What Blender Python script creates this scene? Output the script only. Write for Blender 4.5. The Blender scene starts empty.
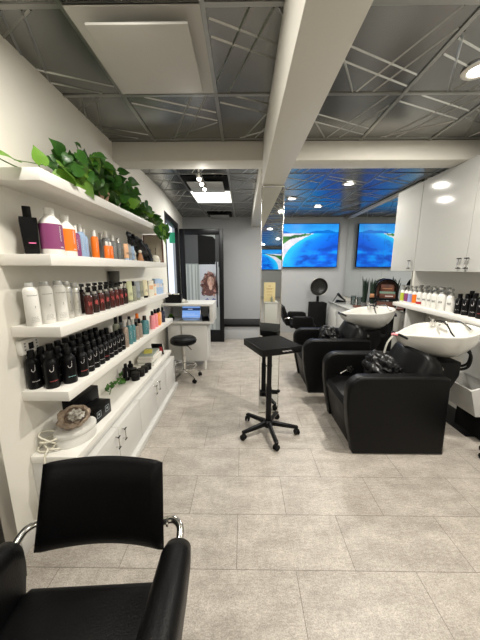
import bpy, bmesh, math, random
from mathutils import Vector, Matrix, noise
PI = math.pi
C = bpy.context.scene.collection
random.seed(7)

# ------------------------------------------------------------------ materials
def mat(name, col, rough=.5, metal=0, emit=None, es=0, coat=0, trans=0, ior=1.45, spec=.5, bump=None, vary=None):
    m = bpy.data.materials.new(name); m.use_nodes = True
    n = m.node_tree.nodes; l = m.node_tree.links; b = n['Principled BSDF']
    b.inputs['Base Color'].default_value = (*col, 1); b.inputs['Roughness'].default_value = rough
    b.inputs['Metallic'].default_value = metal; b.inputs['Coat Weight'].default_value = coat
    b.inputs['Coat Roughness'].default_value = .08; b.inputs['Specular IOR Level'].default_value = spec
    b.inputs['Transmission Weight'].default_value = trans; b.inputs['IOR'].default_value = ior
    if emit: b.inputs['Emission Color'].default_value = (*emit, 1); b.inputs['Emission Strength'].default_value = es
    if bump or vary:
        tc = n.new('ShaderNodeTexCoord'); no = n.new('ShaderNodeTexNoise')
        l.new(tc.outputs['Object'], no.inputs['Vector'])
        if bump:
            no.inputs['Scale'].default_value = bump[0]; no.inputs['Detail'].default_value = 4
            bp = n.new('ShaderNodeBump'); bp.inputs['Strength'].default_value = bump[1]; bp.inputs['Distance'].default_value = .004
            l.new(no.outputs['Fac'], bp.inputs['Height']); l.new(bp.outputs['Normal'], b.inputs['Normal'])
        if vary:
            n2 = n.new('ShaderNodeTexNoise'); n2.inputs['Scale'].default_value = vary[0]; n2.inputs['Detail'].default_value = 5
            l.new(tc.outputs['Object'], n2.inputs['Vector'])
            cr = n.new('ShaderNodeValToRGB'); cr.color_ramp.elements[0].position = .3; cr.color_ramp.elements[1].position = .7
            cr.color_ramp.elements[0].color = (*vary[1], 1); cr.color_ramp.elements[1].color = (*col, 1)
            l.new(n2.outputs['Fac'], cr.inputs['Fac']); l.new(cr.outputs['Color'], b.inputs['Base Color'])
    return m

M = {}
M['wall'] = mat('off white wall paint', (.76, .735, .665), .7, bump=(60, .06))
M['wall_grey'] = mat('grey wall paint', (.43, .44, .45), .6, bump=(40, .06))
M['beam'] = mat('cream beam paint', (.66, .64, .58), .6)
M['shelf'] = mat('white shelf lacquer', (.80, .78, .73), .4)
M['gloss_white'] = mat('glossy white lacquer', (.40, .40, .38), .10, spec=.5)
M['cab_white'] = mat('white cabinet paint', (.62, .615, .59), .35)  # dimmed white: shade on the low cabinet's side-facing doors is in the colour
M['leather'] = mat('black leather', (.003, .003, .0033), .42, spec=.20, bump=(180, .25))
M['leather_soft'] = mat('soft black leather', (.003, .003, .0032), .38, spec=.22, bump=(120, .15))
M['black'] = mat('black plastic', (.003, .003, .0035), .35, spec=.22)
M['black_matte'] = mat('matte black', (.006, .006, .006), .8, spec=.15)
M['black_frame'] = mat('black painted metal', (.005, .005, .006), .35, spec=.25)
M['chrome'] = mat('chrome', (.75, .74, .71), .14, 1)
M['steel'] = mat('brushed steel', (.55, .54, .50), .28, 1)
M['ceramic'] = mat('white ceramic', (.70, .69, .65), .08, coat=.4)
M['mirror'] = mat('mirror silver', (.80, .83, .82), .01, 1)
M['tile_metal'] = mat('pressed metal ceiling tile', (.25, .25, .243), .25, 1, bump=(3, .15))
M['tbar'] = mat('ceiling grid metal', (.36, .36, .34), .3, 1)
M['glass'] = None
def thin_glass(name, tint, gl=.12):
    m = bpy.data.materials.new(name); m.use_nodes = True
    n = m.node_tree.nodes; l = m.node_tree.links; n.remove(n['Principled BSDF'])
    t = n.new('ShaderNodeBsdfTransparent'); t.inputs[0].default_value = (*tint, 1)
    g = n.new('ShaderNodeBsdfGlossy'); g.inputs['Roughness'].default_value = .02
    mx = n.new('ShaderNodeMixShader'); fr = n.new('ShaderNodeFresnel'); fr.inputs[0].default_value = 1.5
    l.new(fr.outputs[0], mx.inputs[0]); l.new(t.outputs[0], mx.inputs[1]); l.new(g.outputs[0], mx.inputs[2])
    l.new(mx.outputs[0], n['Material Output'].inputs['Surface'])
    return m
M['glass'] = thin_glass('clear glass', (.93, .95, .95))
M['tumbler'] = thin_glass('tumbler glass', (.80, .84, .84))
M['white_pl'] = mat('white plastic', (.78, .77, .73), .35)
M['clear_cap'] = mat('grey clear cap', (.42, .42, .40), .2)
M['silver'] = mat('silver can', (.62, .61, .57), .3, .7)
M['purple'] = mat('purple label', (.23, .05, .15), .4)
M['orange'] = mat('orange label', (.85, .18, .01), .4)
M['blue'] = mat('pale blue plastic', (.28, .40, .58), .35)
M['lightblue'] = mat('light blue box', (.42, .58, .82), .5)
M['grey_pl'] = mat('grey plastic', (.17, .18, .18), .4)
M['midgrey'] = mat('mid grey plastic', (.30, .33, .36), .4)
M['amber'] = mat('dark red amber plastic', (.06, .008, .006), .2, coat=.3)
M['amber_dark'] = mat('brown black plastic', (.025, .010, .008), .25)
M['pale_green'] = mat('pale green plastic', (.60, .62, .38), .35)
M['olive'] = mat('olive plastic', (.28, .29, .22), .35)
M['cream'] = mat('cream', (.78, .72, .50), .5)
M['cream2'] = mat('cream plastic', (.80, .76, .66), .4)
M['beige'] = mat('beige aluminium', (.34, .27, .22), .35, .3)
M['teal'] = mat('teal plastic', (.07, .21, .23), .35)
M['pink'] = mat('pink plastic', (.85, .30, .33), .35)
M['peach'] = mat('peach', (.82, .48, .28), .5)
M['navy'] = mat('navy plastic', (.02, .025, .06), .35)
M['lime'] = mat('lime label', (.45, .50, .05), .4)
M['lilac'] = mat('lilac label', (.30, .32, .62), .4)
M['red'] = mat('red label', (.45, .03, .04), .4)
M['ink_white'] = mat('pale ink', (.75, .72, .72), .5)
M['ink_grey'] = mat('grey ink', (.20, .20, .19), .5)
M['ink_red'] = mat('red ink', (.70, .12, .12), .5)
M['ink_teal'] = mat('teal ink', (.35, .65, .65), .5)
M['ink_pink'] = mat('pink ink', (.75, .15, .35), .5)
M['leaf'] = mat('pothos leaf', (.10, .27, .04), .32, vary=(9, (.03, .12, .02)))
M['leaf_light'] = mat('young pothos leaf', (.22, .42, .06), .4)
M['stem'] = mat('green stem', (.10, .16, .04), .6)
M['terracotta'] = mat('peach clay pot', (.62, .42, .30), .7)
M['soil'] = mat('potting soil', (.03, .02, .015), .9)
M['wood'] = mat('red brown wood', (.20, .07, .04), .5, vary=(14, (.09, .03, .02)))
M['tan'] = mat('tan wood', (.42, .20, .09), .5)
M['rock'] = mat('crystal rock', (.45, .36, .27), .35, vary=(28, (.14, .09, .06)), bump=(60, .6))
M['crystal'] = mat('clear crystal', (.62, .60, .54), .08, vary=(40, (.20, .17, .13)), coat=.6)
M['cord'] = mat('white cord', (.72, .69, .58), .6)
M['display'] = mat('dark display', (.01, .01, .01), .2)
M['paper'] = mat('book paper', (.75, .72, .66), .7)
M['greygreen'] = mat('grey green cover', (.30, .34, .30), .6)
M['yellow'] = mat('yellow cover', (.55, .50, .08), .5)
M['film'] = mat('frosted window film', (.26, .28, .28), .35, vary=(3, (.27, .30, .29)))
M['hair'] = mat('auburn hair print', (.16, .07, .06), .5, vary=(60, (.05, .02, .02)))
M['hair2'] = mat('light auburn hair print', (.36, .20, .17), .5)
M['skin'] = mat('printed skin', (.50, .33, .27), .5)
M['poster'] = mat('poster print', (.40, .42, .46), .5)
M['poster_blue'] = mat('poster blue print', (.13, .14, .28), .5)
M['sign'] = mat('cream sign card', (.80, .66, .36), .6)
M['fabric'] = mat('black nylon', (.005, .005, .006), .33, spec=.4, bump=(35, .3))
M['rubber'] = mat('black rubber', (.006, .006, .006), .6, spec=.2)
M['lamp'] = mat('lamp diffuser', (1, 1, 1), .5, emit=(1, .97, .90), es=6)
M['panel_lamp'] = mat('light panel diffuser', (1, 1, 1), .5, emit=(1, .99, .93), es=2.2)
M['bulb'] = mat('bulb', (1, 1, 1), .5, emit=(1, .96, .88), es=14)
M['green_sign'] = mat('green shop sign', (.03, .45, .22), .5)
M['concrete'] = mat('pavement', (.5, .5, .5), .8)
M['outside'] = mat('pale facade', (.8, .82, .85), .8)
M['hood_glass'] = mat('smoked black hood', (.008, .008, .008), .3, spec=.35)

def floor_shading():
    m = bpy.data.materials.new('grey beige floor tile'); m.use_nodes = True
    n = m.node_tree.nodes; l = m.node_tree.links; b = n['Principled BSDF']
    tc = n.new('ShaderNodeTexCoord')
    mp = n.new('ShaderNodeMapping'); mp.inputs['Location'].default_value = (.03 + .305 + 61, -1.099 + .313 * 100, 0)
    l.new(tc.outputs['Object'], mp.inputs['Vector'])
    br = n.new('ShaderNodeTexBrick'); br.offset = .5; br.offset_frequency = 2
    br.inputs['Scale'].default_value = 1; br.inputs['Brick Width'].default_value = .61; br.inputs['Row Height'].default_value = .313
    br.inputs['Mortar Size'].default_value = .0022; br.inputs['Mortar Smooth'].default_value = .2
    br.inputs['Color1'].default_value = (.50, .46, .41, 1); br.inputs['Color2'].default_value = (.455, .42, .375, 1)
    br.inputs['Mortar'].default_value = (.25, .225, .195, 1)
    l.new(mp.outputs['Vector'], br.inputs['Vector'])
    def ns(sx, sy, sc, det):
        q = n.new('ShaderNodeMapping'); q.inputs['Scale'].default_value = (sx, sy, 1); l.new(tc.outputs['Object'], q.inputs['Vector'])
        t = n.new('ShaderNodeTexNoise'); t.inputs['Scale'].default_value = sc; t.inputs['Detail'].default_value = det; t.inputs['Roughness'].default_value = .65
        l.new(q.outputs['Vector'], t.inputs['Vector']); return t
    a = ns(1, 2.2, 4.5, 9); c = ns(1.2, 2.6, 30, 6)
    def mul(src, lo, hi, prev, pos=(.35, .68)):
        cr = n.new('ShaderNodeValToRGB'); cr.color_ramp.elements[0].position = pos[0]; cr.color_ramp.elements[1].position = pos[1]
        cr.color_ramp.elements[0].color = (lo, lo * .985, lo * .97, 1); cr.color_ramp.elements[1].color = (hi, hi, hi, 1)
        l.new(src.outputs['Fac'], cr.inputs['Fac'])
        x = n.new('ShaderNodeMix'); x.data_type = 'RGBA'; x.blend_type = 'MULTIPLY'; x.inputs['Factor'].default_value = 1
        l.new(prev, x.inputs[6]); l.new(cr.outputs['Color'], x.inputs[7]); return x.outputs[2]
    o = mul(a, .80, 1.08, br.outputs['Color'], (.38, .62)); o = mul(c, .78, 1.10, o); o = mul(ns(1.3, 1.6, 110, 4), .70, 1.16, o, (.36, .62))
    l.new(o, b.inputs['Base Color'])
    b.inputs['Roughness'].default_value = .42
    bp = n.new('ShaderNodeBump'); bp.inputs['Strength'].default_value = .25; bp.inputs['Distance'].default_value = .002
    l.new(c.outputs['Fac'], bp.inputs['Height']); l.new(bp.outputs['Normal'], b.inputs['Normal'])
    return m
M['floor'] = floor_shading()

# ------------------------------------------------------------------ mesh helpers
def merge(bm, t, mi=0):
    for f in t.faces: f.material_index = mi
    me = bpy.data.meshes.new('tmp'); t.to_mesh(me); t.free(); bm.from_mesh(me); bpy.data.meshes.remove(me)
def NB(): return bmesh.new()
def box(bm, x0, x1, y0, y1, z0, z1, bev=0, mi=0, mtx=None, seg=2):
    t = bmesh.new(); bmesh.ops.create_cube(t, size=1)
    for v in t.verts:
        v.co = Vector((x0 + (v.co.x + .5) * (x1 - x0), y0 + (v.co.y + .5) * (y1 - y0), z0 + (v.co.z + .5) * (z1 - z0)))
    if bev: bmesh.ops.bevel(t, geom=t.edges[:], offset=bev, segments=seg, profile=.5, affect='EDGES')
    if mtx: t.transform(mtx)
    merge(bm, t, mi); return bm
def lathe(bm, prof, seg=20, c=(0, 0, 0), mi=0, mtx=None, a0=0, a1=2 * PI):
    t = bmesh.new(); full = abs(a1 - a0 - 2 * PI) < 1e-6
    n = seg if full else seg + 1
    rings = []
    for r, z in prof:
        if r < 1e-6: rings.append([t.verts.new((c[0], c[1], c[2] + z))])
        else: rings.append([t.verts.new((c[0] + r * math.cos(a0 + (a1 - a0) * i / seg), c[1] + r * math.sin(a0 + (a1 - a0) * i / seg), c[2] + z)) for i in range(n)])
    for A, B in zip(rings, rings[1:]):
        for i in range(seg):
            j = (i + 1) % n
            if len(A) == 1 and len(B) == 1: continue
            if len(A) == 1: t.faces.new((A[0], B[j], B[i]))
            elif len(B) == 1: t.faces.new((A[i], A[j], B[0]))
            else: t.faces.new((A[i], A[j], B[j], B[i]))
    if mtx: t.transform(mtx)
    bmesh.ops.recalc_face_normals(t, faces=t.faces[:])
    merge(bm, t, mi); return bm
def cyl(bm, r, z0, z1, c=(0, 0), seg=20, mi=0, mtx=None, bev=0):
    if bev: p = [(0, z0), (r - bev, z0), (r, z0 + bev), (r, z1 - bev), (r - bev, z1), (0, z1)]
    else: p = [(0, z0), (r, z0), (r, z1), (0, z1)]
    return lathe(bm, p, seg, (c[0], c[1], 0), mi, mtx)
def smooth_path(pts, k=6):
    P = [Vector(p) for p in pts]; out = []
    for i in range(len(P) - 1):
        p0 = P[max(i - 1, 0)]; p1 = P[i]; p2 = P[i + 1]; p3 = P[min(i + 2, len(P) - 1)]
        for j in range(k):
            t = j / k
            out.append(.5 * ((2 * p1) + (p2 - p0) * t + (2 * p0 - 5 * p1 + 4 * p2 - p3) * t * t + (3 * p1 - p0 - 3 * p2 + p3) * t ** 3))
    out.append(P[-1]); return out
def tube(bm, pts, r, seg=8, mi=0, smooth=0, flat=1.0):
    P = smooth_path(pts, smooth) if smooth else [Vector(p) for p in pts]
    t = bmesh.new(); rings = []; up = None
    for i, p in enumerate(P):
        d = (P[min(i + 1, len(P) - 1)] - P[max(i - 1, 0)]).normalized()
        if up is None:
            up = Vector((0, 0, 1)) if abs(d.z) < .9 else Vector((1, 0, 0))
        s = d.cross(up).normalized(); up = s.cross(d).normalized()
        rr = r[i * (len(r) - 1) // max(1, len(P) - 1)] if isinstance(r, (list, tuple)) else r
        rings.append([t.verts.new(p + s * rr * math.cos(2 * PI * k / seg) + up * rr * flat * math.sin(2 * PI * k / seg)) for k in range(seg)])
    for A, B in zip(rings, rings[1:]):
        for k in range(seg): t.faces.new((A[k], A[(k + 1) % seg], B[(k + 1) % seg], B[k]))
    t.faces.new(rings[0][::-1]); t.faces.new(rings[-1])
    bmesh.ops.recalc_face_normals(t, faces=t.faces[:])
    merge(bm, t, mi); return bm
def prism(bm, pts, axis, a, b, bev=0, mi=0, seg=2):
    t = bmesh.new()
    def P(u, v, w): return {'x': (w, u, v), 'y': (u, w, v), 'z': (u, v, w)}[axis]
    A = [t.verts.new(P(u, v, a)) for u, v in pts]; B = [t.verts.new(P(u, v, b)) for u, v in pts]
    fa = t.faces.new(A); fb = t.faces.new(B[::-1]); n = len(pts)
    for i in range(n): t.faces.new((A[i], B[i], B[(i + 1) % n], A[(i + 1) % n]))
    bmesh.ops.recalc_face_normals(t, faces=t.faces[:])
    if bev:
        ed = list(set(list(fa.edges) + list(fb.edges)))
        bmesh.ops.bevel(t, geom=ed, offset=bev, segments=seg, profile=.5, affect='EDGES')
    merge(bm, t, mi); return bm
def ball(bm, c, r, mi=0, sub=2, sc=(1, 1, 1)):
    t = bmesh.new(); bmesh.ops.create_icosphere(t, subdivisions=sub, radius=r)
    for v in t.verts: v.co = Vector((c[0] + v.co.x * sc[0], c[1] + v.co.y * sc[1], c[2] + v.co.z * sc[2]))
    merge(bm, t, mi); return bm
def arc(cx, cy, r, a0, a1, n=8):
    return [(cx + r * math.cos(math.radians(a0 + (a1 - a0) * i / n)), cy + r * math.sin(math.radians(a0 + (a1 - a0) * i / n))) for i in range(n + 1)]

def obj(name, bm, mats, parent=None, loc=(0, 0, 0), rz=0, ang=38, flat=False, label=None):
    me = bpy.data.meshes.new(name); bm.to_mesh(me); bm.free()
    for m in (mats if isinstance(mats, (list, tuple)) else [mats]): me.materials.append(m)
    if not flat:
        for p in me.polygons: p.use_smooth = True
        me.set_sharp_from_angle(angle=math.radians(ang))
    o = bpy.data.objects.new(name, me); C.objects.link(o); o.location = loc; o.rotation_euler = (0, 0, rz)
    if parent: o.parent = parent
    if label: o['label'] = label
    return o
def struct(name, bm, mats, parent=None, **k):
    o = obj(name, bm, mats, parent, **k)
    if not parent: o['kind'] = 'structure'
    return o
def tag(o, label, cat, group=None, kind=None):
    o['label'] = label; o['category'] = cat
    if group: o['group'] = group
    if kind: o['kind'] = kind
    return o
def thing(name, label, cat, loc=(0, 0, 0), rz=0, group=None):
    o = bpy.data.objects.new(name, None); C.objects.link(o); o.empty_display_size = .1
    o.location = loc; o.rotation_euler = (0, 0, rz)
    return tag(o, label, cat, group)
def kids(o): return [c for c in bpy.data.objects if c.parent == o]
def dup(root, loc, rz=None, label=None):
    r = root.copy(); C.objects.link(r); r.location = loc
    if rz is not None: r.rotation_euler = (0, 0, rz)
    if label: r['label'] = label
    for ch in kids(root):
        c = ch.copy(); C.objects.link(c); c.parent = r
        for g in kids(ch):
            d = g.copy(); C.objects.link(d); d.parent = c
    return r
ORD = ['first', 'second', 'third', 'fourth', 'fifth', 'sixth', 'seventh', 'eighth', 'ninth', 'tenth', 'eleventh', 'twelfth']

# ------------------------------------------------------------------ room shell
H = 2.64; WL = -1.185; WR = 2.35; YB = 6.25; YR = -9.3
struct('floor', box(NB(), -1.6, WR + .1, YR, YB + .1, -.06, 0), M['floor'])

def ceiling():
    bm = NB(); box(bm, -1.6, WR + .1, YR, YB + .1, H, H + .05, mi=0)
    xs = [-.79 + .61 * k for k in range(-1, 6)]
    ys = [1.38 - .61 * k for k in range(18)][::-1] + [1.99, 2.60, 2.79, 3.48, 4.15, 4.86, 5.56, 6.24]
    for x in xs: box(bm, x - .012, x + .012, YR, YB, H - .007, H + .001, mi=1)
    for y in ys: box(bm, -1.4, WR, y - .012, y + .012, H - .006, H + .001, mi=1)
    def ridge(p, q):
        p = Vector((*p, H)); q = Vector((*q, H)); d = (q - p)
        if d.length < .03: return
        s = d.normalized().cross(Vector((0, 0, 1))) * (.0065 if p.y < 2.7 else .005); t = bmesh.new(); dn = Vector((0, 0, -.006))
        v = [t.verts.new(c) for c in (p - s, p + s, p + dn, q - s, q + s, q + dn)]
        t.faces.new((v[0], v[2], v[5], v[3])); t.faces.new((v[1], v[4], v[5], v[2]))
        merge(bm, t, 1)
    def clip(x0, x1, y0, y1, px, py, a):
        dx, dy = math.cos(a), math.sin(a); lo, hi = -9, 9
        for p, d, a0, a1 in ((px, dx, x0, x1), (py, dy, y0, y1)):
            if abs(d) < 1e-6: continue
            t0, t1 = sorted(((a0 - p) / d, (a1 - p) / d)); lo = max(lo, t0); hi = min(hi, t1)
        if hi > lo: ridge((px + dx * lo, py + dy * lo), (px + dx * hi, py + dy * hi))
    rr = random.Random(3)
    for i in range(len(xs)):
        x0 = xs[i] + .02; x1 = xs[i] + .59
        for y0, y1 in zip(ys, ys[1:]):
            if y1 - y0 < .3 or y0 < -4: continue
            k = rr.choice((0, 1, 2, 3)) * PI / 2; cx, cy = (x0 + x1) / 2, (y0 + y1) / 2
            for a, off in ((.42, .10), (.42, .01), (1.95, -.10), (1.95, -.20), (1.05, .17))[:5 if y0 < 2.7 else 3]:
                aa = a + k; clip(x0, x1, y0 + .02, y1 - .02, cx - math.sin(aa) * off, cy + math.cos(aa) * off, aa)
    struct('ceiling', bm, [M['tile_metal'], M['tbar']], flat=True)
ceiling()

# left wall: up to the shop entrance, jog outward, beyond the door
struct('wall_left', box(NB(), WL - .2, WL, 1.14, 4.2, 0, H), M['wall'])
struct('wall_left', box(NB(), WL - .2, WL, YR, .0, 0, H), M['wall'])
struct('wall_left', box(NB(), WL - .2, WL, 0, 1.14, 2.2, H), M['wall'])
bm = NB(); prism(bm, [(-1.275, 5.42), (-1.355, YB), (-1.43, YB), (-1.335, 5.42)], 'z', 0, H); struct('wall_left', bm, M['wall'])
bm = NB(); prism(bm, [(WL, 4.2), (-1.275, 5.42), (-1.335, 5.42), (-1.385, 4.2)], 'z', 2.38, H); struct('wall_left', bm, M['wall'])
struct('wall_right', box(NB(), WR, WR + .12, YR, YB, 0, H), M['wall'])
struct('wall_back', box(NB(), -1.6, WR + .1, YB, YB + .1, 0, H), M['wall_grey'])
struct('wall_front', box(NB(), -1.6, WR + .1, YR - .1, YR, 0, H), M['wall_grey'])
struct('baseboard_left', box(NB(), WL, WL + .018, 1.145, 1.295, 0, .10, .004), M['cab_white'])
# beams
struct('trim_1', box(NB(), WL, WR, 2.64, 2.85, 2.48, H - .001, .004), M['beam'])
struct('trim_2', box(NB(), .174, .368, YR + .01, 2.64, 2.262, H - .001, .004), M['beam'])
struct('trim_3', box(NB(), .174, .368, 2.85, YB, 2.44, H - .001, .004), M['beam'])
# white trim above the right wall mirror
struct('trim_4', box(NB(), 2.30, WR, 3.75, YB, 2.585, H - .008, .004), M['beam'])

# dark door at the left edge of the view
d = bpy.data.objects.new('door_2', None); C.objects.link(d); d['kind'] = 'structure'; d.location = (WL, .57, 0)
bm = NB(); box(bm, -.1, .012, .50, .57, 0, 2.2, .004); box(bm, -.1, .012, -.57, -.50, 0, 2.2, .004); box(bm, -.1, .012, -.5, .5, 2.13, 2.2, .004)
obj('door_frame', bm, M['steel'], d)
obj('door_leaf', box(NB(), -.07, -.02, -.5, .5, 0, 2.13, .004), M['black_frame'], d)

# shop entrance in the left wall with its black frame, and the door swung into the room
d = bpy.data.objects.new('window_1', None); C.objects.link(d); d['kind'] = 'structure'; d.location = (WL, 4.2, 0)
d.rotation_euler = (0, 0, math.atan2(.09, 1.22))
bm = NB(); box(bm, -.09, .006, 0, .07, 0, 2.37, .004); box(bm, -.055, .010, 1.16, 1.22, 0, 2.37, .004)
box(bm, -.09, .012, .07, 1.16, 2.28, 2.37, .004); box(bm, -.07, -.01, .07, 1.16, 0, .015)
obj('window_frame', bm, M['black_frame'], d)

d = bpy.data.objects.new('door_1', None); C.objects.link(d); d['kind'] = 'structure'; d.location = (-1.25, 5.40, 0)
bm = NB(); W = .86
box(bm, 0, .10, 0, .05, .01, 2.28, .004); box(bm, W - .085, W, 0, .05, .01, 2.28, .004)
box(bm, .10, W - .085, 0, .05, 2.17, 2.28, .004); box(bm, .10, W - .085, 0, .05, .01, .26, .004)
obj('door_frame', bm, M['black_frame'], d)
bm = NB(); box(bm, .10, W - .085, .020, .028, .26, 2.17); obj('door_pane', bm, M['film'], d)
bm = NB(); box(bm, .10, .36, .012, .019, 1.62, 2.17); obj('blind', bm, mat('dark grey blind', (.05, .052, .055), .5), d)
bm = NB(); box(bm, .70, .774, .012, .0185, 1.55, 2.17); obj('blind', bm, mat('charcoal blind', (.025, .026, .028), .5), d)
bm = NB(); prism(bm, [(.36, 1.60), (.70, 1.60), (.70, 2.08), (.66, 2.13), (.36, 2.17)], 'y', .009, .018); obj('blind', bm, M['black_matte'], d)
bm = NB()
for i in range(9): box(bm, .105 + i * .066, .125 + i * .066 + (i % 3) * .012, .012, .019, .27, 1.6)
obj('curtain_stripe', bm, mat('pale film stripe', (.42, .45, .44), .35), d)
bm = NB(); tube(bm, [(W - .13, -.06, .75), (W - .13, -.06, 1.65)], .012); tube(bm, [(W - .13, -.06, .80), (W - .13, .02, .80)], .009); tube(bm, [(W - .13, -.06, 1.6), (W - .13, .02, 1.6)], .009)
obj('door_handle', bm, M['black_frame'], d)

# bench along the back wall
t = thing('bench', 'low wall bench with black seat slab and pale grey front below the far wall', 'bench', (-.05, 5.93, 0))
obj('bench_base', box(NB(), -.60, .68, -.30, .28, 0, .29, .005), M['wall_grey'], t)
obj('seat', box(NB(), -.62, .70, -.34, .30, .29, .345, .012), M['leather'], t)

# outside the entrance
struct('ground', box(NB(), -8, -1.62, 0, 14, -.06, -.01), M['concrete'])
bm = NB(); box(bm, -.13, -.0, -.03, .03, -.10, .10, .01); o = obj('shop_sign', bm, M['green_sign'], loc=(-1.338, 5.50, 2.12)); tag(o, 'small green sign projecting outside by the entrance opening', 'sign')

# ------------------------------------------------------------------ ceiling fittings
M['vent'] = mat('pale grey vent enamel', (.46, .45, .42), .5)
def diffuser(x, y, s, label, dark=False):
    t = thing('air_diffuser', label, 'air vent', (x, y, H), 0, 'square air diffusers in the ceiling'); pz = -.062 if dark else -.075; py = 0 if dark else -.055
    bm = NB(); box(bm, -s, s, -s, s, -.012, -.0095, .001); obj('mounting_plate', bm, M['vent'] if not dark else M['black_matte'], t)  # dark variant: black plate stands in for the shadow around the panel
    bm = NB(); q = s * .78; box(bm, -q + (0 if dark else .02), q + (0 if dark else .012), py - q, py + q, pz, pz + .012, .004)
    obj('face_panel', bm, M['vent'] if not dark else M['tile_grey'], t)
    bm = NB(); lathe(bm, [(q * .8, pz + .012), (q * .9, -.012)], 4, mtx=Matrix.Translation((0, py, 0)) @ Matrix.Rotation(PI / 4, 4, 'Z')); obj('neck', bm, M['black_matte'] if not dark else M['black_matte'], t)
M['tile_grey'] = mat('grey enamel', (.28, .28, .27), .5)
diffuser(-.485, 1.665, .296, 'big white square air diffuser hanging from the ceiling nearest the camera')
diffuser(-.485, 3.82, .29, 'grey square air diffuser beyond the cross beam, just before the light panel', True)
diffuser(-.485, 5.9, .25, 'dark square air diffuser nearest the far wall', True)
t = thing('ceiling_light_panel', 'bright square ceiling light panel near the entrance', 'ceiling light', (-.485, 4.505, H))
bm = NB(); box(bm, -.30, .30, -.345, .345, -.012, -.0095); obj('frame', bm, M['beam'], t)
bm = NB(); box(bm, -.285, .285, -.33, .33, -.018, -.0125); obj('diffuser', bm, M['panel_lamp'], t)

def area(loc, power, size, col=(1, .95, .86), rot=(0, 0, 0), spread=PI, shape='DISK'):
    L = bpy.data.lights.new('lamp_light', 'AREA'); L.energy = power; L.shape = shape; L.size = size; L.color = col; L.spread = spread
    o = bpy.data.objects.new('lamp_light', L); C.objects.link(o); o.location = loc; o.rotation_euler = rot; return o
dl0 = thing('downlight', '', 'ceiling light', (1.411, 3.85, H), 0, 'round recessed downlights')
bm = NB(); lathe(bm, [(.055, -.010), (.062, -.016), (.082, -.014), (.088, -.0085), (.055, -.0085)], 28); obj('trim_ring', bm, M['beam'], dl0)
bm = NB(); cyl(bm, .056, -.013, -.0095, seg=28); obj('lens', bm, M['lamp'], dl0)
dl0['label'] = 'round downlight just beyond the cross beam, nearest of three before the television'
downs = [(.789, 4.61, 'round downlight nearest the mirror panel, upper left of the television'), (1.365, 5.18, 'round downlight closest to the far wall, above the television'),
         (1.346, 1.774, 'round downlight in the near ceiling at the right edge of the photo'), (-.55, .98, 'downlight above the photo frame close to the left wall shelves'), (.75, -.35, 'downlight behind the camera near the middle'),
         (1.75, -.35, 'downlight behind the camera on the right'), (-.55, -2.6, 'downlight second row behind the camera left'), (.75, -2.68, 'downlight second row behind the camera, seen in the mirror panel'),
         (-.5, -5.2, 'downlight third row behind the camera left'), (1.3, -5.2, 'downlight third row behind the camera right'), (.95, -7.6, 'downlight near the television behind the camera')]
for x, y, lb in downs: dup(dl0, (x, y, H), label=lb)
P0 = 30
for (x, y), p in zip([(1.411, 3.85)] + [(a, b) for a, b, c in downs], [.8, .6, .6, 1.8, .75, .65, .75, .55, .6, .7, .7, .7]): area((x, y, H - .03), P0 * p, .11)
area((-.485, 4.505, H - .03), 22, .56, (1, .99, .93), shape='SQUARE')

# track spot light under the cross beam
t = thing('track_light', 'chrome ceiling spotlight bar with small glowing bulbs near the entrance', 'ceiling light', (-.46, 3.0, H))
bm = NB(); cyl(bm, .055, -.03, -.0075, seg=24, bev=.004); lathe(bm, [(.0, -.075), (.05, -.075), (.062, -.06), (.05, -.05), (0, -.05)], 24); cyl(bm, .008, -.13, -.03); obj('canopy', bm, M['chrome'], t)
obj('rail', tube(NB(), [(0, -.02, -.13), (0, .40, -.13)], .012), M['chrome'], t)
for yy, xx in ((0, 0), (.17, .0), (.36, .005)):
    bm = NB(); lathe(bm, [(.0, -.14), (.02, -.142), (.026, -.16), (.028, -.20)], 16, (xx, yy, 0)); h = obj('spot_head', bm, M['chrome'], t)
    bm = NB(); ball(bm, (xx, yy, -.202), .022, sub=2); obj('bulb', bm, M['bulb'], h)
    L = bpy.data.lights.new('spot_bulb_light', 'POINT'); L.energy = 1.5; L.color = (1, .95, .86); L.shadow_soft_size = .03
    o = bpy.data.objects.new('spot_bulb_light', L); C.objects.link(o); o.location = (-.46 + xx, 3.0 + yy, H - .25)

# ------------------------------------------------------------------ televisions
def beach(u, v):
    def mix(a, b, t): t = max(0, min(1, t)); return [a[i] + (b[i] - a[i]) * t for i in range(3)]
    nz = noise.fractal(Vector((u * 5 + v * 3, v * 7 - u * 3, 0)), 1, 2, 4)
    hor = .79
    if v > hor:
        c = mix((.02, .36, .78), (.01, .20, .60), (v - hor) / .2 + nz * .4)
        if v < hor + .03 + .035 * math.sin(u * 9 + .5) + .01 * math.sin(u * 31): c = [.0, .13, .52]
        return c
    s = .25 + .36 * (v / .74) ** 2.6
    top = .66 + .20 * u; bot = .53 + 1.15 * (u - .24) if u < .35 else .6565 + .34 * (u - .35)
    if u < .62 and bot < v < min(top, .79) + .008 * math.sin(u * 50): return mix((.0, .07, .015), (.04, .20, .03), .5 + nz * 2.5)
    if u < s: return mix((.50, .50, .62), (.70, .66, .68), .5 + nz)
    t = (u - s) / .20
    c = mix((.01, .50, .78), (.0, .25, .80), t)
    c = mix(c, (.0, .09, .60), (u - s - .08) / .40)
    if nz > 0: c = mix(c, (.0, .05, .42), nz * 1.8 * max(0, min(1, t - .3)))
    elif v < .4: c = mix(c, (.0, .30, .80), -nz * 1.3)
    return c
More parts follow.
